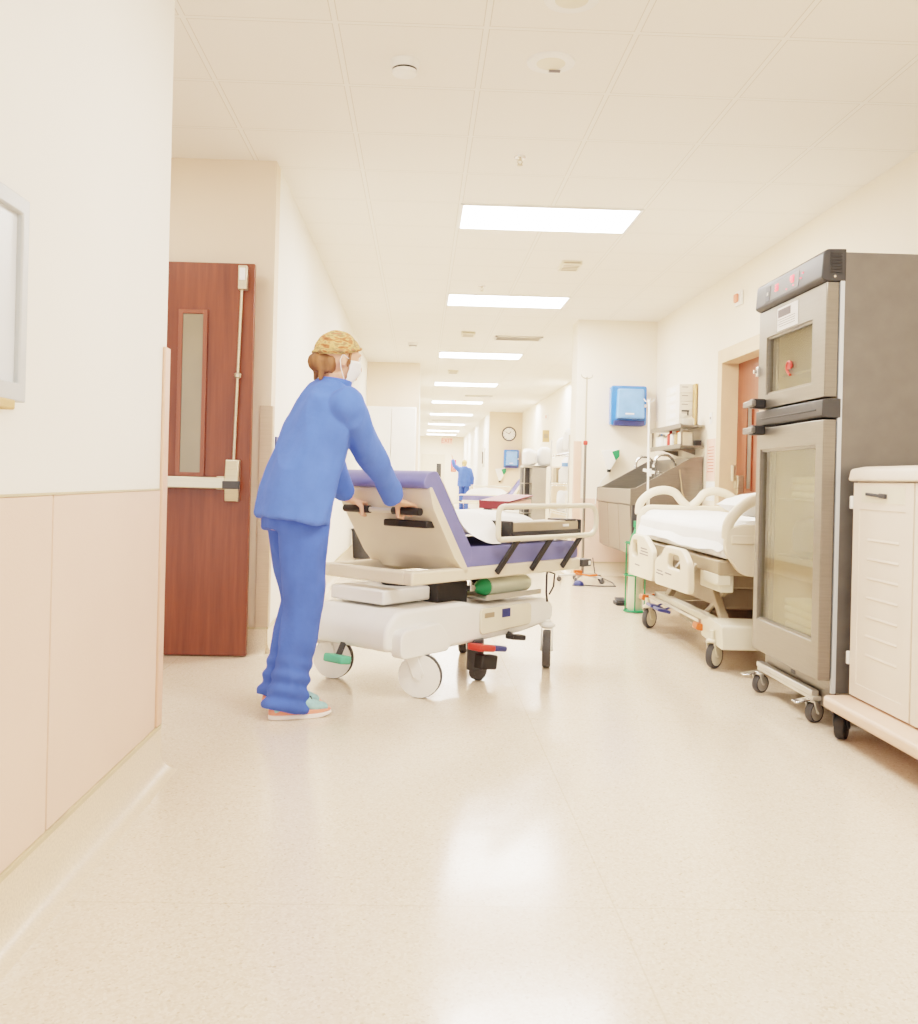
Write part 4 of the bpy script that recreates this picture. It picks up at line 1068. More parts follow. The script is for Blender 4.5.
hb_ = board(7.37, 7.42, 1.70, 2.53, .50, .868, .995, .06, 1.1)
hb_.build('headboard', 'cream', t, bev=.012, seg=3)
# mattress and sheet
MB().box((1.715, 5.31, .625), (2.44, 7.35, .80)).build('mattress', 'sheet', t, bev=.03, seg=3)
sv = MB(); nx_, ny_ = 21, 41; vs = []
for j in range(ny_):
    y = 5.297+2.065*j/(ny_-1)
    for i in range(nx_):
        u = i/(nx_-1); x = 1.70+.755*u; e = min(u, 1-u)
        z = .835-.012*math.cos(y*2)+.006*noise.noise(Vector((x*7, y*5, 0)))
        if e < .02: z = .662+.008*math.sin(y*5)+.004*math.sin(y*13); x += (-.010 if u < .5 else .010)*(1+math.sin(y*9)*.5)
        elif e < .06: z -= .065
        elif e < .11: z -= .012
        if j == 0: z = min(z, .70)
        elif j == 1: z -= .012
        vs.append((x, y, z))
sv.add(vs, [(j*nx_+i, j*nx_+i+1, (j+1)*nx_+i+1, (j+1)*nx_+i) for j in range(ny_-1) for i in range(nx_-1)])
sv.build('sheet', 'sheet', t, smooth=80, sub=1)
# deck, lift arms, base
b = MB(); b.box((1.70, 5.33, .53), (2.46, 7.34, .615)); b.box((1.76, 5.50, .44), (2.40, 6.95, .53)); b.build('deck', 'taupe', t, bev=.01)
b = MB(); b.box((1.72, 5.36, .43), (1.80, 5.75, .55)); b.box((1.70, 5.34, .47), (1.78, 5.62, .54)); b.build('foot_bracket', 'cream2', t, bev=.01)
b = MB()
for x in (1.79, 2.40):
    for p_, q_, w_, h_ in (((x, 5.42, .20), (x, 5.75, .47), .045, .05), ((x, 6.80, .20), (x, 6.35, .47), .045, .05), ((x+.02, 5.45, .46), (x+.02, 5.95, .22), .025, .03), ((x, 5.70, .45), (x, 6.4, .45), .04, .04)):
        MB().bar(p_, q_, w_, h_).build('lift_arm', 'taupe', t, bev=.006)
b = MB(); b.box((1.74, 5.30, .20), (1.80, 6.92, .255)); b.box((2.38, 5.30, .20), (2.44, 6.92, .255)); b.box((1.74, 6.86, .20), (2.44, 6.92, .255)); b.prism(rpoly([(5.19, .13), (5.60, .15), (5.62, .24), (5.45, .275), (5.22, .26)], .02, 3), 'x', 1.69, 2.48)
b.build('base_frame', 'cream2', t, bev=.008)
b = MB().box((1.86, 5.7, .10), (2.36, 6.7, .22)); b.box((1.82, 5.64, .30), (2.38, 6.75, .43)); b.build('drive_housing', 'taupe', t, bev=.015)
for x, y, a in ((1.70, 5.37, .75), (2.44, 5.37, .9), (1.68, 6.82, .75), (2.44, 6.82, .9)):
    caster(t, x-2.1, y-6.3, .073, .034, a, .22, 'cream2', 'cream2', 'tire')
for y, m in ((5.62, 'orange'), (7.0, 'orange')):
    p = MB().obox((1.68, y, .20), (.05, .10, .04), (0, .2, 0)); p.bar((1.76, y, .22), (1.69, y, .205), .02, .02); p.build('brake_pedal', m, t, bev=.01, seg=3)
for y in (6.42, 6.62):
    p = MB().obox((1.665, y, .185), (.09, .14, .02), (0, .2, 0)); p.bar((1.76, y, .22), (1.69, y, .19), .02, .012); p.build('foot_pedal', 'blue_d', t, bev=.006)
MB().bar((1.70, 5.66, .225), (1.70, 6.90, .225), .018, .018).build('pedal_bar', 'alu', t)
# side rails (lowered)
def rail(out, hole, lab):
    b = MB(); b.ring(rpoly(out, .05, 5), rpoly(hole, .035, 5), 'x', 1.585, 1.625, N=72)
    ro = b.build('side_rail', 'cream', t, bev=.010, seg=3)
    q = MB()
    for k, (a, c, z) in enumerate(lab):
        q.box((1.583, a, z), (1.5855, c, z+.008))
    q.build('printing', 'ink', ro)
    y = (out[0][0]+out[1][0])/2
    for yy in (y-.15, y+.15): MB().bar((1.625, yy, .45), (1.72, yy, .56), .03, .05, up=(0, 1, 0)).build('rail_arm', 'taupe', ro, bev=.004)
rail([(5.52, .395), (6.33, .375), (6.33, .54), (6.17, .575), (6.08, .648), (5.68, .650), (5.54, .57)], [(5.70, .515), (6.01, .515), (5.99, .603), (5.74, .605)], [(6.10, 6.28, .45), (6.12, 6.26, .47), (5.9, 6.05, .47)])
rail([(6.38, .38), (7.08, .36), (7.09, .60), (6.99, .67), (6.64, .675), (6.42, .59)], [(6.83, .51), (7.01, .51), (7.0, .625), (6.85, .63)], [(6.52, 6.76, .54), (6.52, 6.73, .56), (6.55, 6.73, .58), (6.76, 6.9, .45)])
# pole fixed to the bed's head corner
b = MB().cyl((1.80, 7.44, .62), (1.79, 7.44, 1.70), .0085, n=14); b.cyl((1.80, 7.44, .5), (1.80, 7.44, .95), .013, n=14)
for a in (0, PI/2, PI, 3*PI/2): b.tube([(1.79, 7.44, 1.685), (1.79+.03*math.cos(a), 7.44+.03*math.sin(a), 1.69), (1.79+.042*math.cos(a), 7.44+.042*math.sin(a), 1.71)], .0035, 8)
b.obox((1.80, 7.44, 1.14), (.09, .03, .022), (0, .2, .3)); b.cyl((1.80, 7.425, 1.10), (1.80, 7.425, 1.16), .018, n=12)
b.build('drip_pole', 'white', t)
q = MB(); n = 16; m_ = 9; vs = []
for s_ in (1, -1):
    for i in range(n+1):
        for j in range(m_+6):
            u = -1+2*i/n; v_ = -1+2*j/(m_+5); h = .075*max(0, (1-abs(u)**3)*(1-abs(v_)**3))**.6
            h *= 1+.18*noise.noise(Vector((u*3, v_*3, 2)))
            vs.append((2.13+.31*u, 5.58+.22*v_, .928+s_*h+.05*max(0, -v_)*0))
a_ = m_+6; tot = (n+1)*a_
fs = []
for s_ in range(2):
    for i in range(n):
        for j in range(a_-1):
            f = (s_*tot+i*a_+j, s_*tot+i*a_+j+1, s_*tot+(i+1)*a_+j+1, s_*tot+(i+1)*a_+j); fs.append(f if s_ == 0 else f[::-1])
q.add(vs, fs); tag(q.build('pillow', 'sheet', smooth=80), 'plump white pillow lying at the near end of the hospital bed', 'pillow')

# ------------------------------------------------------------------ oxygen cylinder and its green stand
SX, SY = 1.765, 7.66
t = thing('cylinder_stand', 'green wire stand for an oxygen cylinder beside the bed headboard', 'stand', (SX, SY, 0))
b = MB()
for z in (.012, .30, .56): b.tube([(SX+.088*math.cos(a), SY+.088*math.sin(a), z) for a in [2*PI*k/20 for k in range(20)]], .0075, 8, closed=True)
b.build('hoop', 'green', t)
b = MB()
for k in range(6): a = 2*PI*k/6+.3; b.cyl((SX+.088*math.cos(a), SY+.088*math.sin(a), .01), (SX+.088*math.cos(a), SY+.088*math.sin(a), .57), .006, n=8)
b.build('upright', 'green', t)
MB().lathe([(.09, 0), (.09, .008), (0, .008)], (SX, SY, .003), n=24).build('base_plate', 'green_l', t)
oxygen('upright oxygen cylinder with green domed shoulder standing in the green wire stand', (SX, SY, .012), .4, False)

t = thing('foot_switch', 'small black foot switch on the floor beside the green cylinder stand', 'switch', (1.735, 8.1, 0))
MB().prism(rpoly([(1.69, 8.02), (1.78, 8.02), (1.78, 8.18), (1.69, 8.18)], .02, 3), 'z', .0, .03).build('base', 'black', t, bev=.004)
MB().obox((1.735, 8.08, .045), (.08, .09, .018), (.2, 0, 0)).build('pedal', 'dkgrey', t, bev=.004)
# ------------------------------------------------------------------ scrub sink on the right wall of the alcove
t = thing('scrub_sink', 'long stainless scrub sink with sloping end panels under the bottle shelf', 'sink', (2.3, 9.6, .36))
SY0, SY1 = 8.74, 10.42
b = MB()
# trough: front wall, floor, back wall
b.prism([(1.95, .985), (1.985, .99), (2.03, .955), (2.20, .80), (2.45, .80), (2.56, 1.0), (2.585, 1.30), (2.615, 1.30), (2.615, .72), (2.10, .72), (1.99, .84), (1.95, .845)], 'y', SY0+.02, SY1-.02)
b.build('basin', 'steel', t, bev=.004)
for y0, y1, nm in ((SY0, SY0+.022, 'end_panel'), (SY1-.022, SY1, 'end_panel')):
    e = MB(); e.prism(rpoly([(1.948, .84), (1.948, .995), (2.0, 1.0), (2.50, 1.285), (2.618, 1.31), (2.618, .84)], .012, 3), 'y', y0, y1); e.build(nm, 'steel', t, bev=.003)
fpn = MB(); fpn.prism([(1.965, .84), (1.995, .38), (2.03, .36), (2.61, .36), (2.61, .84)], 'y', SY0+.03, SY1-.03); fpn.build('cabinet', 'steel', t, bev=.004)
for k, (y0, y1) in enumerate(((SY0+.045, SY0+.57), (SY0+.58, SY0+1.10), (SY0+1.11, SY1-.045))):
    q = MB(); q.add([(x-o, y, z) for o in (.010, 0) for (x, z), y in (((1.9655, .835), y0), ((1.9655, .835), y1), ((1.994, .385), y1), ((1.994, .385), y0))], [(0, 1, 2, 3), (7, 6, 5, 4), (0, 4, 5, 1), (1, 5, 6, 2), (2, 6, 7, 3), (3, 7, 4, 0)])
    q.build('front_panel', 'steel', t, bev=.003)
e = MB(); e.box((1.972, SY0+.008, .40), (2.61, SY0+.03, .84)); e.build('end_cover', 'dkgrey', t)
for yy in (9.15, 9.95):
    f = MB(); pts = [(2.52, yy, 1.0), (2.50, yy, 1.10), (2.46, yy, 1.27), (2.40, yy, 1.32), (2.33, yy, 1.325), (2.28, yy, 1.29), (2.265, yy, 1.23)]
    f.tube(pts, .013, 12); f.lathe([(.03, 0), (.03, .02), (.018, .035)], (2.535, yy, 1.0), (-.5, 0, 1), n=18); f.lathe([(.017, 0), (.019, .02), (.017, .03)], (2.265, yy, 1.20), n=14)
    fo = f.build('faucet', 'chrome', t)
    for s_ in (-1, 1):
        MB().lathe([(.022, 0), (.022, .04), (.012, .05)], (2.57, yy+s_*.12, 1.14), (-1, 0, .1), n=14).bar((2.53, yy+s_*.12, 1.15), (2.47, yy+s_*.14, 1.17), .014, .01).build('tap_handle', 'chrome', fo, bev=.002)
MB().tube([(2.4, SY0-.01, 1.18), (2.42, SY0-.02, 1.0), (2.47, SY0-.02, .8), (2.55, SY0-.02, .6)], .008, 8).build('hose', 'taupe', t)
t = thing('foot_pedal', 'dark blue domed foot pedal on the floor in front of the scrub sink', 'pedal', (1.62, 9.52, 0))
q = MB().sphere((1.62, 9.52, 0.004), (.055, .055, .05), 20, 8, zmin=0); q.build('dome', 'blue_d', t)
MB().lathe([(.065, 0), (.065, .006), (.05, .008)], (1.62, 9.52, 0), n=24).build('base', 'dkgrey', t)
q = MB().tube([(1.68, 9.5, .008), (1.75, 9.45, .008), (1.98, 9.45, .008), (2.02, 9.8, .008), (2.0, 10.3, .008), (1.97, 10.52, .03), (1.95, 10.57, .2)], .006, 8)
tag(q.build('pedal_cable', 'dkgrey'), 'thin grey cable running from the blue foot pedal to the wall', 'cable')

# drip stand by the pillar
IX, IY = 1.715, 9.86
t = thing('drip_stand', 'tall chrome drip stand with red collar in front of the pillar', 'stand', (IX, IY, 0))
b = MB().cyl((IX, IY, .07), (IX, IY, 1.46), .014, n=14); b.build('lower_pole', 'steel', t)
b = MB().cyl((IX, IY, 1.44), (IX, IY, 2.14), .009, n=12); b.build('upper_pole', 'hw', t)
MB().lathe([(.018, 0), (.024, .008), (.024, .035), (.016, .045)], (IX, IY, 1.43), n=16).build('collar', 'red', t)
b = MB()
for a in (.3, .3+PI): b.tube([(IX, IY, 2.12), (IX+.03*math.cos(a), IY+.03*math.sin(a), 2.125), (IX+.06*math.cos(a), IY+.06*math.sin(a), 2.14), (IX+.065*math.cos(a), IY+.065*math.sin(a), 2.165)], .005, 8)
b.build('hook', 'hw', t)
b = MB()
for k in range(5): a = 2*PI*k/5+.5; b.bar((IX, IY, .085), (IX+.24*math.cos(a), IY+.24*math.sin(a), .06), .03, .022)
b.build('base', 'alu', t, bev=.004)
for k in range(5):
    a = 2*PI*k/5+.5; c = Vector((IX+.24*math.cos(a), IY+.24*math.sin(a), .026))
    q = MB(); q.lathe([(.02, -.012), (.026, -.009), (.026, .009), (.02, .012)], c, (math.sin(a), -math.cos(a), 0), n=18); q.cyl(c+Vector((0, 0, .0)), c+Vector((0, 0, .04)), .007, n=8); q.build('caster', 'tire', t)
b = MB().box((IX-.10, IY-.10, .10), (IX-.02, IY-.02, .13)); b.tube([(IX-.06, IY-.06, .115), (IX-.09, IY-.13, .10), (IX+.05, IY-.16, .085), (IX+.13, IY-.13, .09)], .010, 8); b.build('power_lead', 'orange', t)

# soap dispenser hanging by its wedge on the pillar wall
def soap(x, y, z, lab, s=1.):
    t = thing('soap_dispenser', lab, 'dispenser', (x, y, z-.1*s), group='wedge soap dispensers')
    b = MB(); b.prism(rpoly([(x-.085*s, z+.11*s), (x+.10*s, z+.13*s), (x+.10*s, z+.06*s), (x+.01*s, z-.10*s), (x-.015*s, z-.10*s)], .012*s, 3), 'y', y-.09, y); b.build('housing', 'white', t, bev=.006)
    b = MB(); b.prism(rpoly([(x+.02*s, z+.10*s), (x+.105*s, z+.125*s), (x+.105*s, z+.05*s), (x+.065*s, z+.0*s)], .01*s, 3), 'y', y-.094, y-.088); b.build('front_window', 'green', t)
    MB().box((x-.02*s, y-.06, z-.13*s), (x+.02*s, y-.02, z-.098*s)).build('nozzle', 'black', t, bev=.004)
soap(2.11, 10.62, 1.29, 'white wedge shaped soap dispenser with green window on the pillar wall by the sink')
q = MB().tube([(2.11, 10.60, 1.15), (2.04, 10.58, 1.08), (1.98, 10.56, .98), (1.96, 10.56, .80)], .005, 8)
tag(q.build('dispenser_tube', 'white'), 'thin pale tube hanging from the soap dispenser on the pillar wall', 'tube')
def towel(x, y, z, w, h, lab):
    t = thing('towel_dispenser', lab, 'dispenser', (x, y, z), group='blue paper towel dispensers')
    b = MB(); b.prism(rpoly([(x-w/2, z), (x+w/2, z), (x+w/2, z+h), (x-w/2, z+h)], .03, 5), 'y', y-.12, y); b.build('housing', 'blue', t, bev=.012, seg=3)
    b = MB(); b.prism(rpoly([(x-w*.37, z+.07), (x+w*.40, z+.07), (x+w*.37, z+h-.04), (x-w*.34, z+h-.04)], .02, 4), 'y', y-.215, y-.11); co = b.build('cover', 'blue_l', t, bev=.03, seg=4)
    b = MB().box((x-w*.14, y-.2165, z+.115), (x+w*.10, y-.2145, z+.130)); b.build('emblem', 'white', co)
    b = MB().box((x-w*.42, y-.17, z-.006), (x+w*.42, y-.03, z+.05)); b.build('tear_slot', 'blue_d', t, bev=.008)
    MB().lathe([(.018, 0), (.018, .01)], (x+w/2-.015, y-.12, z+h*.5), (0, -1, 0), n=14).build('lock', 'paper', t)
towel(2.30, 10.62, 1.685, .40, .44, 'blue paper towel dispenser on the pillar wall above the scrub sink')

# shelf over the sink
t = thing('bottle_shelf', 'two tier steel wall shelf over the scrub sink', 'shelf', (2.5, 9.1, 1.38))
Ya, Yb = 8.72, 9.86
b = MB()
for z in (1.405, 1.595):
    b.box((2.40, Ya, z-.018), (2.62, Yb, z), 0); b.box((2.395, Ya, z-.03), (2.403, Yb, z+.014), 0)
bo = b.build('tier', 'steel', t, bev=.003)
b = MB()
for y in (Ya+.01, Yb-.03): MB().box((2.405, y, 1.387), (2.42, y+.02, 1.60)).build('upright', 'steel', t)
for y in (9.0, 9.6): MB().prism([(2.46, 1.38), (2.62, 1.38), (2.62, 1.325)], 'y', y, y+.02).build('bracket', 'steel', t)
gb = 'bottles on the scrub sink shelf'
def bottle(x, y, z, r, h, m, mc, lab, jug=False):
    t = thing('bottle', lab, 'bottle', (x, y, z), group=gb)
    b = MB()
    if jug:
        b.prism(rpoly([(x-r, y-r*1.3), (x+r, y-r*1.3), (x+r, y+r*1.3), (x-r, y+r*1.3)], r*.4, 5), 'z', z, z+h*.82); b.lathe([(r*.9, h*.80), (r*.5, h*.9), (r*.34, h*.93)], (x, y, z), n=22)
    else: b.lathe([(r*.93, 0), (r, .01), (r, h*.72), (r*.9, h*.79), (r*.42, h*.86), (r*.38, h*.9)], (x, y, z), n=22)
    b.build('body', m, t, bev=.003)
    MB().lathe([(r*.44, h*.89), (r*.44, h*.985), (r*.36, h), (0, h)], (x, y, z), n=18).build('cap', mc, t)
Z1 = 1.4055
bottle(2.475, 9.80, Z1, .032, .155, 'white', 'white', 'white bottle at the far end of the scrub sink shelf')
bottle(2.475, 9.71, Z1, .030, .150, 'paper', 'blue_l', 'white bottle with light blue cap second from the far end of the shelf')
bottle(2.475, 9.62, Z1, .030, .150, 'card', 'white', 'cream bottle third from the far end of the shelf')
bottle(2.47, 9.46, Z1, .034, .12, 'card', 'dkgrey', 'short cream bottle with dark cap beside the red one on the shelf')
bottle(2.475, 9.36, Z1, .036, .165, 'red', 'maroon', 'red bottle in the middle of the scrub sink shelf')
bottle(2.475, 9.25, Z1, .034, .160, 'paper', 'white', 'white bottle just in front of the red bottle on the shelf')
bottle(2.475, 9.10, Z1, .034, .150, 'cardtan', 'orange', 'tan bottle with orange cap between the white bottle and the jug')
bottle(2.49, 8.90, Z1, .056, .160, 'cream', 'white', 'large cream jug at the near end of the scrub sink shelf', True)
Z2 = 1.5955
for k in range(5):
    lab = ['lowest', 'second from bottom', 'middle', 'second from top', 'topmost'][k]
    t = thing('glove_box', 'white carton in the stack on the shelf above the sink, %s' % lab, 'box', (2.55, 9.3, Z2+k*.083), group='white cartons stacked on the scrub sink shelf')
    MB().box((2.475, 9.08, Z2+k*.083), (2.615, 9.56+.01*(k % 2), Z2+k*.083+.081)).build('carton', 'card', t, bev=.003)
    MB().box((2.473, 9.2, Z2+k*.083+.02), (2.4755, 9.40, Z2+k*.083+.06)).build('opening', 'paper', t)
    MB().box((2.50, 9.078, Z2+k*.083+.050), (2.56, 9.0805, Z2+k*.083+.056)).build('printing', 'ink', t)
q = MB().box((2.602, 8.98, Z2), (2.618, 9.07, Z2+.41)); tag(q.build('backing_board', 'cardtan'), 'thin tan board standing against the wall beside the carton stack', 'board')
t = thing('pump_bottle', 'grey bottle with black pump at the near end of the upper shelf', 'bottle', (2.50, 8.86, Z2))
MB().lathe([(.055, 0), (.058, .01), (.058, .06), (.03, .09), (.02, .095)], (2.50, 8.86, Z2), n=22).build('body', 'alu', t)
MB().cyl((2.50, 8.86, Z2+.09), (2.50, 8.86, Z2+.14), .008, n=10).box((2.44, 8.85, Z2+.13), (2.51, 8.87, Z2+.145)).build('pump', 'dkgrey', t, bev=.002)
q = MB().box((2.54, 8.735, Z1), (2.60, 8.80, Z1+.05)); q.box((2.55, 8.731, Z1+.012), (2.59, 8.737, Z1+.038)); tag(q.build('black_clip_box', 'black', bev=.006), 'small black box at the near corner of the lower shelf', 'box')
# notices on the wall between sink and door
t = thing('wall_notice', 'pink and white notice with red lines on the wall beside the door frame', 'notice', (XR, 8.55, 1.05))
MB().box((XR-.004, 8.42, 1.08), (XR, 8.66, 1.46)).build('sheet', 'pinkpaper', t)
q = MB()
for k in range(9): q.box((XR-.0055, 8.45, 1.16+k*.028), (XR-.0035, 8.63-.02*(k % 3), 1.166+k*.028))
q.build('printing', 'inkred', t)
q = MB().box((XR-.004, 8.42, .90), (XR, 8.66, 1.07)); q.build('lower_sheet', 'paper', t)
t = thing('wall_plate', 'small pale switch plate on the wall above the pink notice', 'plate', (XR, 8.55, 1.60))
MB().box((XR-.008, 8.52, 1.60), (XR, 8.59, 1.70)).build('plate', 'white', t, bev=.002); MB().box((XR-.012, 8.545, 1.64), (XR-.007, 8.565, 1.66)).build('button', 'ink', t)
t = thing('fire_alarm', 'small white and red fire alarm strobe high on the wall by the door', 'alarm', (XR, 7.83, 2.54))
MB().box((XR-.03, 7.76, 2.54), (XR, 7.90, 2.66)).build('housing', 'white', t, bev=.006); MB().box((XR-.055, 7.795, 2.565), (XR-.029, 7.865, 2.635)).build('lens', 'coral', t, bev=.01)

# ------------------------------------------------------------------ far alcove and corridor end
t = thing('steel_cart', 'grey steel shelf cart with open side in the far alcove', 'cart', (2.12, 17.35, 0))
b = MB(); x0, x1, y0, y1 = 1.86, 2.40, 17.0, 17.7
b.box((x0+.17, y0, .16), (x1, y0+.03, 1.31)); b.box((x0, y1-.03, .16), (x1, y1, 1.31)); b.box((x1-.03, y0, .16), (x1, y1, 1.31)); b.box((x0, y0, 1.28), (x1, y1, 1.32)); b.box((x0, y0, .14), (x1, y1, .18)); b.box((x0, y0, .16), (x0+.02, y0+.03, 1.3)); b.box((x0+.15, y0, .16), (x0+.17, y1, 1.3))
b.build('body', 'steel_light', t, bev=.004)
b = MB()
for z in (.45, .72, .99): b.box((x0+.005, y0+.02, z), (x0+.16, y1-.03, z+.015))
b.build('shelf', 'steel', t)
MB().box((x0+.02, y0+.4, .18), (x0+.15, y1-.03, 1.28)).build('back_panel', 'dkgrey', t)
for x, y in ((x0+.05, y0+.06), (x1-.05, y0+.06), (x0+.05, y1-.06), (x1-.05, y1-.06)): caster(t, x-2.12, y-17.35, .06, .03, .6, .15, 'alu', 'alu', 'tire')
def bag(x, y, z, rx, ry, rz_, lab, seed, grp='white plastic bags in the far alcove', m='bag'):
    q = MB(); q.sphere((0, 0, 0), 1., 28, 18); pw = lambda k: math.copysign(abs(k)**.6, k)
    q.v = [(x+rx*pw(a), y+ry*pw(b_), z+rz_*.9+rz_*pw(c)) for a, b_, c in q.v]
    q.v = [(a, b_, max(z, c + .25*rz_*noise.noise(Vector((a*9+seed, b_*9, c*9))))) for a, b_, c in q.v]
    tag(q.build('plastic_bag', m, smooth=60), lab, 'bag', grp)
bag(1.99, 17.3, 1.322, .125, .22, .16, 'milky plastic bag at the open end of the steel cart top', 1)
bag(2.27, 17.35, 1.322, .13, .25, .18, 'milky plastic bag at the closed end of the steel cart top', 2)
bag(2.50, 15.6, 1.05, .16, .3, .22, 'milky plastic bag lying on the beige storage bin behind the slim cabinet', 3)
t = thing('slim_cabinet', 'slim beige cabinet standing between steel cart and wire rack', 'cabinet', (2.0, 13.7, 0))
MB().box((1.885, 13.5, .05), (2.08, 14.1, 1.26)).build('body', 'wall_tan', t, bev=.006)
MB().box((1.875, 13.52, .08), (1.886, 14.08, 1.24)).build('door', 'cream', t, bev=.004)
MB().box((1.90, 13.52, 0), (2.07, 14.08, .05)).build('plinth', 'taupe', t)
q = MB().box((2.28, 15.25, 0), (2.68, 15.95, 1.05)); t = tag(q.build('storage_bin', 'cream', bev=.01), 'beige storage bin unit behind the slim cabinet', 'bin')
t = thing('wire_rack', 'chrome wire rack of supplies just behind the pillar', 'rack', (2.05, 12.2, 0))
b = MB()
for x in (1.82, 2.27):
    for y in (11.6, 13.2): b.cyl((x, y, 0), (x, y, 1.62), .0125, n=10)
b.build('post', 'chrome', t)
for z in (.25, .65, 1.02, 1.40):
    b = MB()
    for x in (1.82, 2.27): b.cyl((x, 11.6, z), (x, 13.2, z), .007, n=8); b.cyl((x, 11.6, z-.03), (x, 13.2, z-.03), .005, n=8)
    for y in (11.6, 13.2): b.cyl((1.82, y, z), (2.27, y, z), .007, n=8)
    for k in range(20): b.cyl((1.82, 11.65+k*.08, z), (2.27, 11.65+k*.08, z), .003, n=6)
    b.build('wire_shelf', 'chrome', t)
bag(2.03, 12.1, 1.408, .20, .30, .17, 'milky plastic bag on top of the wire rack, nearer the pillar', 5)
bag(2.03, 12.85, 1.408, .18, .26, .13, 'milky plastic bag on top of the wire rack, farther from the pillar', 6)
t = thing('supply_jug', 'white jug with light blue cap on the wire rack', 'jug', (1.89, 12.3, 1.028))
MB().lathe([(.085, 0), (.09, .01), (.09, .16), (.05, .21), (.04, .22)], (1.89, 12.3, 1.028), n=24).build('body', 'white', t); MB().lathe([(.055, .21), (.055, .26), (0, .262)], (1.89, 12.3, 1.028), n=18).build('cap', 'blue_l', t)
bag(1.92, 12.6, .658, .09, .16, .14, 'milky plastic bag on the second shelf of the wire rack', 8)
for k, (y, h, m, lab) in enumerate(((11.85, .22, 'card', 'cream box on the wire rack second shelf next to the pillar'), (12.95, .20, 'taupe', 'taupe box on the wire rack upper shelf at its far end'))):
    q = MB().box((1.84, y-.13, (.658, 1.028)[k]), (2.07, y+.13, (.658, 1.028)[k]+h)); q.box((1.838, y-.06, (.658, 1.028)[k]+.06), (1.8405, y+.06, (.658, 1.028)[k]+.12), 0)
    tag(q.build('supply_box', m, bev=.004), lab, 'box')
# second gurney far back
g2 = copy_tree(gurney); g2.location = (1.80, 20.3, 0); g2.rotation_euler = (0, 0, PI*.86)
relabel(g2, 'far parked gurney with white sheet and raised backrest under the wall clock')
# clock
t = thing('wall_clock', 'round white wall clock with dark rim above the far towel dispenser', 'clock', (2.354, 25.4, 2.10))
cz = 2.286
MB().lathe([(.19, 0), (.195, .03), (.185, .045), (.162, .04), (.162, .02), (0, .02)], (2.354, 25.4, cz), (0, -1, 0), n=40).build('rim', 'dkgrey', t)
MB().lathe([(.165, .02), (.165, .028), (0, .0285)], (2.354, 25.4, cz), (0, -1, 0), n=40).build('dial', 'paper', t)
q = MB()
for k in range(12):
    a = 2*PI*k/12; q.bar((2.354+.13*math.sin(a), 25.371, cz+.13*math.cos(a)), (2.354+.152*math.sin(a), 25.371, cz+.152*math.cos(a)), .010, .003, up=(0, 1, 0))
q.build('hour_mark', 'dkgrey', t)
MB().bar((2.354, 25.369, cz), (2.354+.05, 25.369, cz+.065), .014, .003, up=(0, 1, 0)).build('hour_hand', 'black', t)
MB().bar((2.354, 25.367, cz), (2.354-.10, 25.367, cz+.06), .010, .003, up=(0, 1, 0)).build('minute_hand', 'black', t)
towel(2.42, 25.38, 1.38, .40, .48, 'blue paper towel dispenser on the far wall under the clock')
soap(2.13, 25.38, 1.18, 'white wedge soap dispenser with green window below the far clock', 1.5)
t = thing('wall_sign', 'small brown sign projecting from the far alcove wall', 'sign', (2.70, 20.0, 1.86))
MB().box((2.56, 19.96, 1.87), (2.70, 20.0, 2.12)).build('plate', 'cardtan', t, bev=.004); MB().box((2.585, 19.957, 1.95), (2.675, 19.961, 2.04)).build('printing', 'taupe', t)
t = thing('wall_strobe', 'small pale strobe box high on the far alcove wall', 'alarm', (2.70, 20.2, 2.36)); MB().box((2.66, 20.13, 2.36), (2.70, 20.27, 2.48)).build('housing', 'white', t, bev=.005); MB().box((2.645, 20.17, 2.39), (2.661, 20.23, 2.45)).build('lens', 'coral', t, bev=.004)
# exit sign and red board at the corridor end
t = thing('exit_sign', 'illuminated EXIT sign with red letters hanging at the corridor end', 'sign', (1.10, 40.6, 2.52))
MB().box((.87, 40.56, 2.53), (1.35, 40.64, 2.80)).build('housing', 'pinkpaper', t, bev=.01); MB().cyl((1.11, 40.6, 2.80), (1.11, 40.6, CEIL), .02, n=10).build('stem', 'white', t)
text('lettering', 'EXIT', .24, 'signred', t, (1.11, 40.555, 2.665), (PI/2, 0, 0), depth=.004)
t = thing('fire_notice', 'tall red notice with white lines on the corridor end wall', 'notice', (1.43, 41, 1.35))
MB().box((1.32, 40.985, 1.36), (1.54, 41, 1.87)).build('board', 'red', t)
q = MB()
for k in range(5): q.box((1.35, 40.982, 1.42+k*.085), (1.51, 40.986, 1.45+k*.085))
q.build('printing', 'pinkpaper', t)
t = thing('end_door', 'pale door with dark glass at the corridor end beside the red notice', 'door', (.55, 41, 0)); 
MB().box((.05, 40.97, 0), (1.05, 40.995, 2.1)).build('leaf', 'cream', t, bev=.005); MB().box((.70, 40.965, 1.0), (.90, 40.972, 1.7)).build('pane', 'charcoal', t); MB().box((.12, 40.93, .98), (.95, 40.965, 1.05)).build('push_bar', 'hw', t)
t = thing('wall_phone', 'grey wall phone panel on the far corridor wall before the end', 'phone', (1.83, 27.2, 1.35))
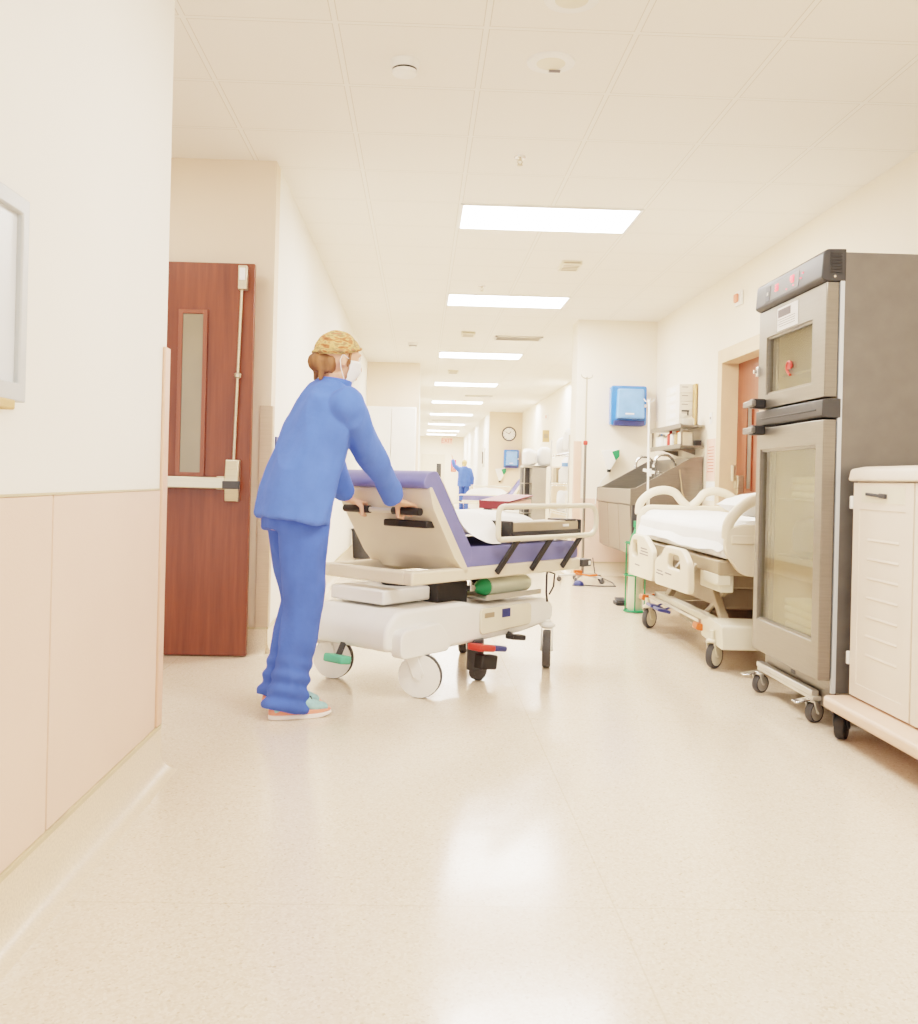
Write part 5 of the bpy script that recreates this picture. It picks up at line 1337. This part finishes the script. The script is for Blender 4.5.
MB().box((1.77, 26.9, 1.40), (1.83, 27.25, 1.95)).build('panel', 'alu', t, bev=.01); MB().box((1.745, 26.95, 1.5), (1.772, 27.02, 1.85)).build('handset', 'dkgrey', t, bev=.01)

# ------------------------------------------------------------------ light
def area(name, loc, sx, sy, power, col=(1, .93, .82), rot=(0, 0, 0)):
    l = bpy.data.lights.new(name, 'AREA'); l.shape = 'RECTANGLE'; l.size = sx; l.size_y = sy; l.energy = power; l.color = col
    o = bpy.data.objects.new(name, l); COL.objects.link(o); o.location = loc; o.rotation_euler = rot; return o
WARM = (1., .955, .905)
for y in (-.6, 2.9): area('ceiling_lamp', (.835, y, CEIL-.03), 1.2, .6, 30, WARM)     # fixtures of the same row nearer than the view
area('recess_lamp', (-1.7, 4.4, CEIL-.03), .6, .6, 7., WARM)
for y in (13.2, 17.5, 22): area('alcove_fill', (2.3, y, CEIL-.03), .5, .6, 14., WARM)  # added fill light for the far alcove, no ceiling fixture behind it
wd = bpy.data.worlds.new('world'); SC.world = wd; wd.use_nodes = True
bg = wd.node_tree.nodes['Background']; bg.inputs[0].default_value = (1., .96, .92, 1); bg.inputs[1].default_value = 1.1

# ------------------------------------------------------------------ camera
cam = bpy.data.cameras.new('camera'); co = bpy.data.objects.new('camera', cam); COL.objects.link(co)
F, PX, PY, ROLL, YAW = 950., 445., 479., .024, 25/950
cam.sensor_fit = 'VERTICAL'; cam.sensor_height = 24.; cam.lens = F*24/1024
cam.shift_x = -(PX-459)/1024; cam.shift_y = (PY-512)/1024
fw = Vector((math.sin(YAW), math.cos(YAW), 0)); rt = Vector((math.cos(YAW), -math.sin(YAW), 0)); up_ = Vector((0, 0, 1))
c, s_ = math.cos(ROLL), math.sin(ROLL)
ri = rt*c+up_*s_; ui = up_*c-rt*s_
co.matrix_world = Matrix(((ri.x, ui.x, -fw.x, 0), (ri.y, ui.y, -fw.y, 0), (ri.z, ui.z, -fw.z, CAMZ), (0, 0, 0, 1)))
cam.clip_end = 200
SC.camera = co
SC.view_settings.view_transform = 'Filmic'
SC.view_settings.look = 'Medium High Contrast'; SC.view_settings.exposure = 1.36
SC.cycles.max_bounces = 8
SC.cycles.sample_clamp_indirect = 6
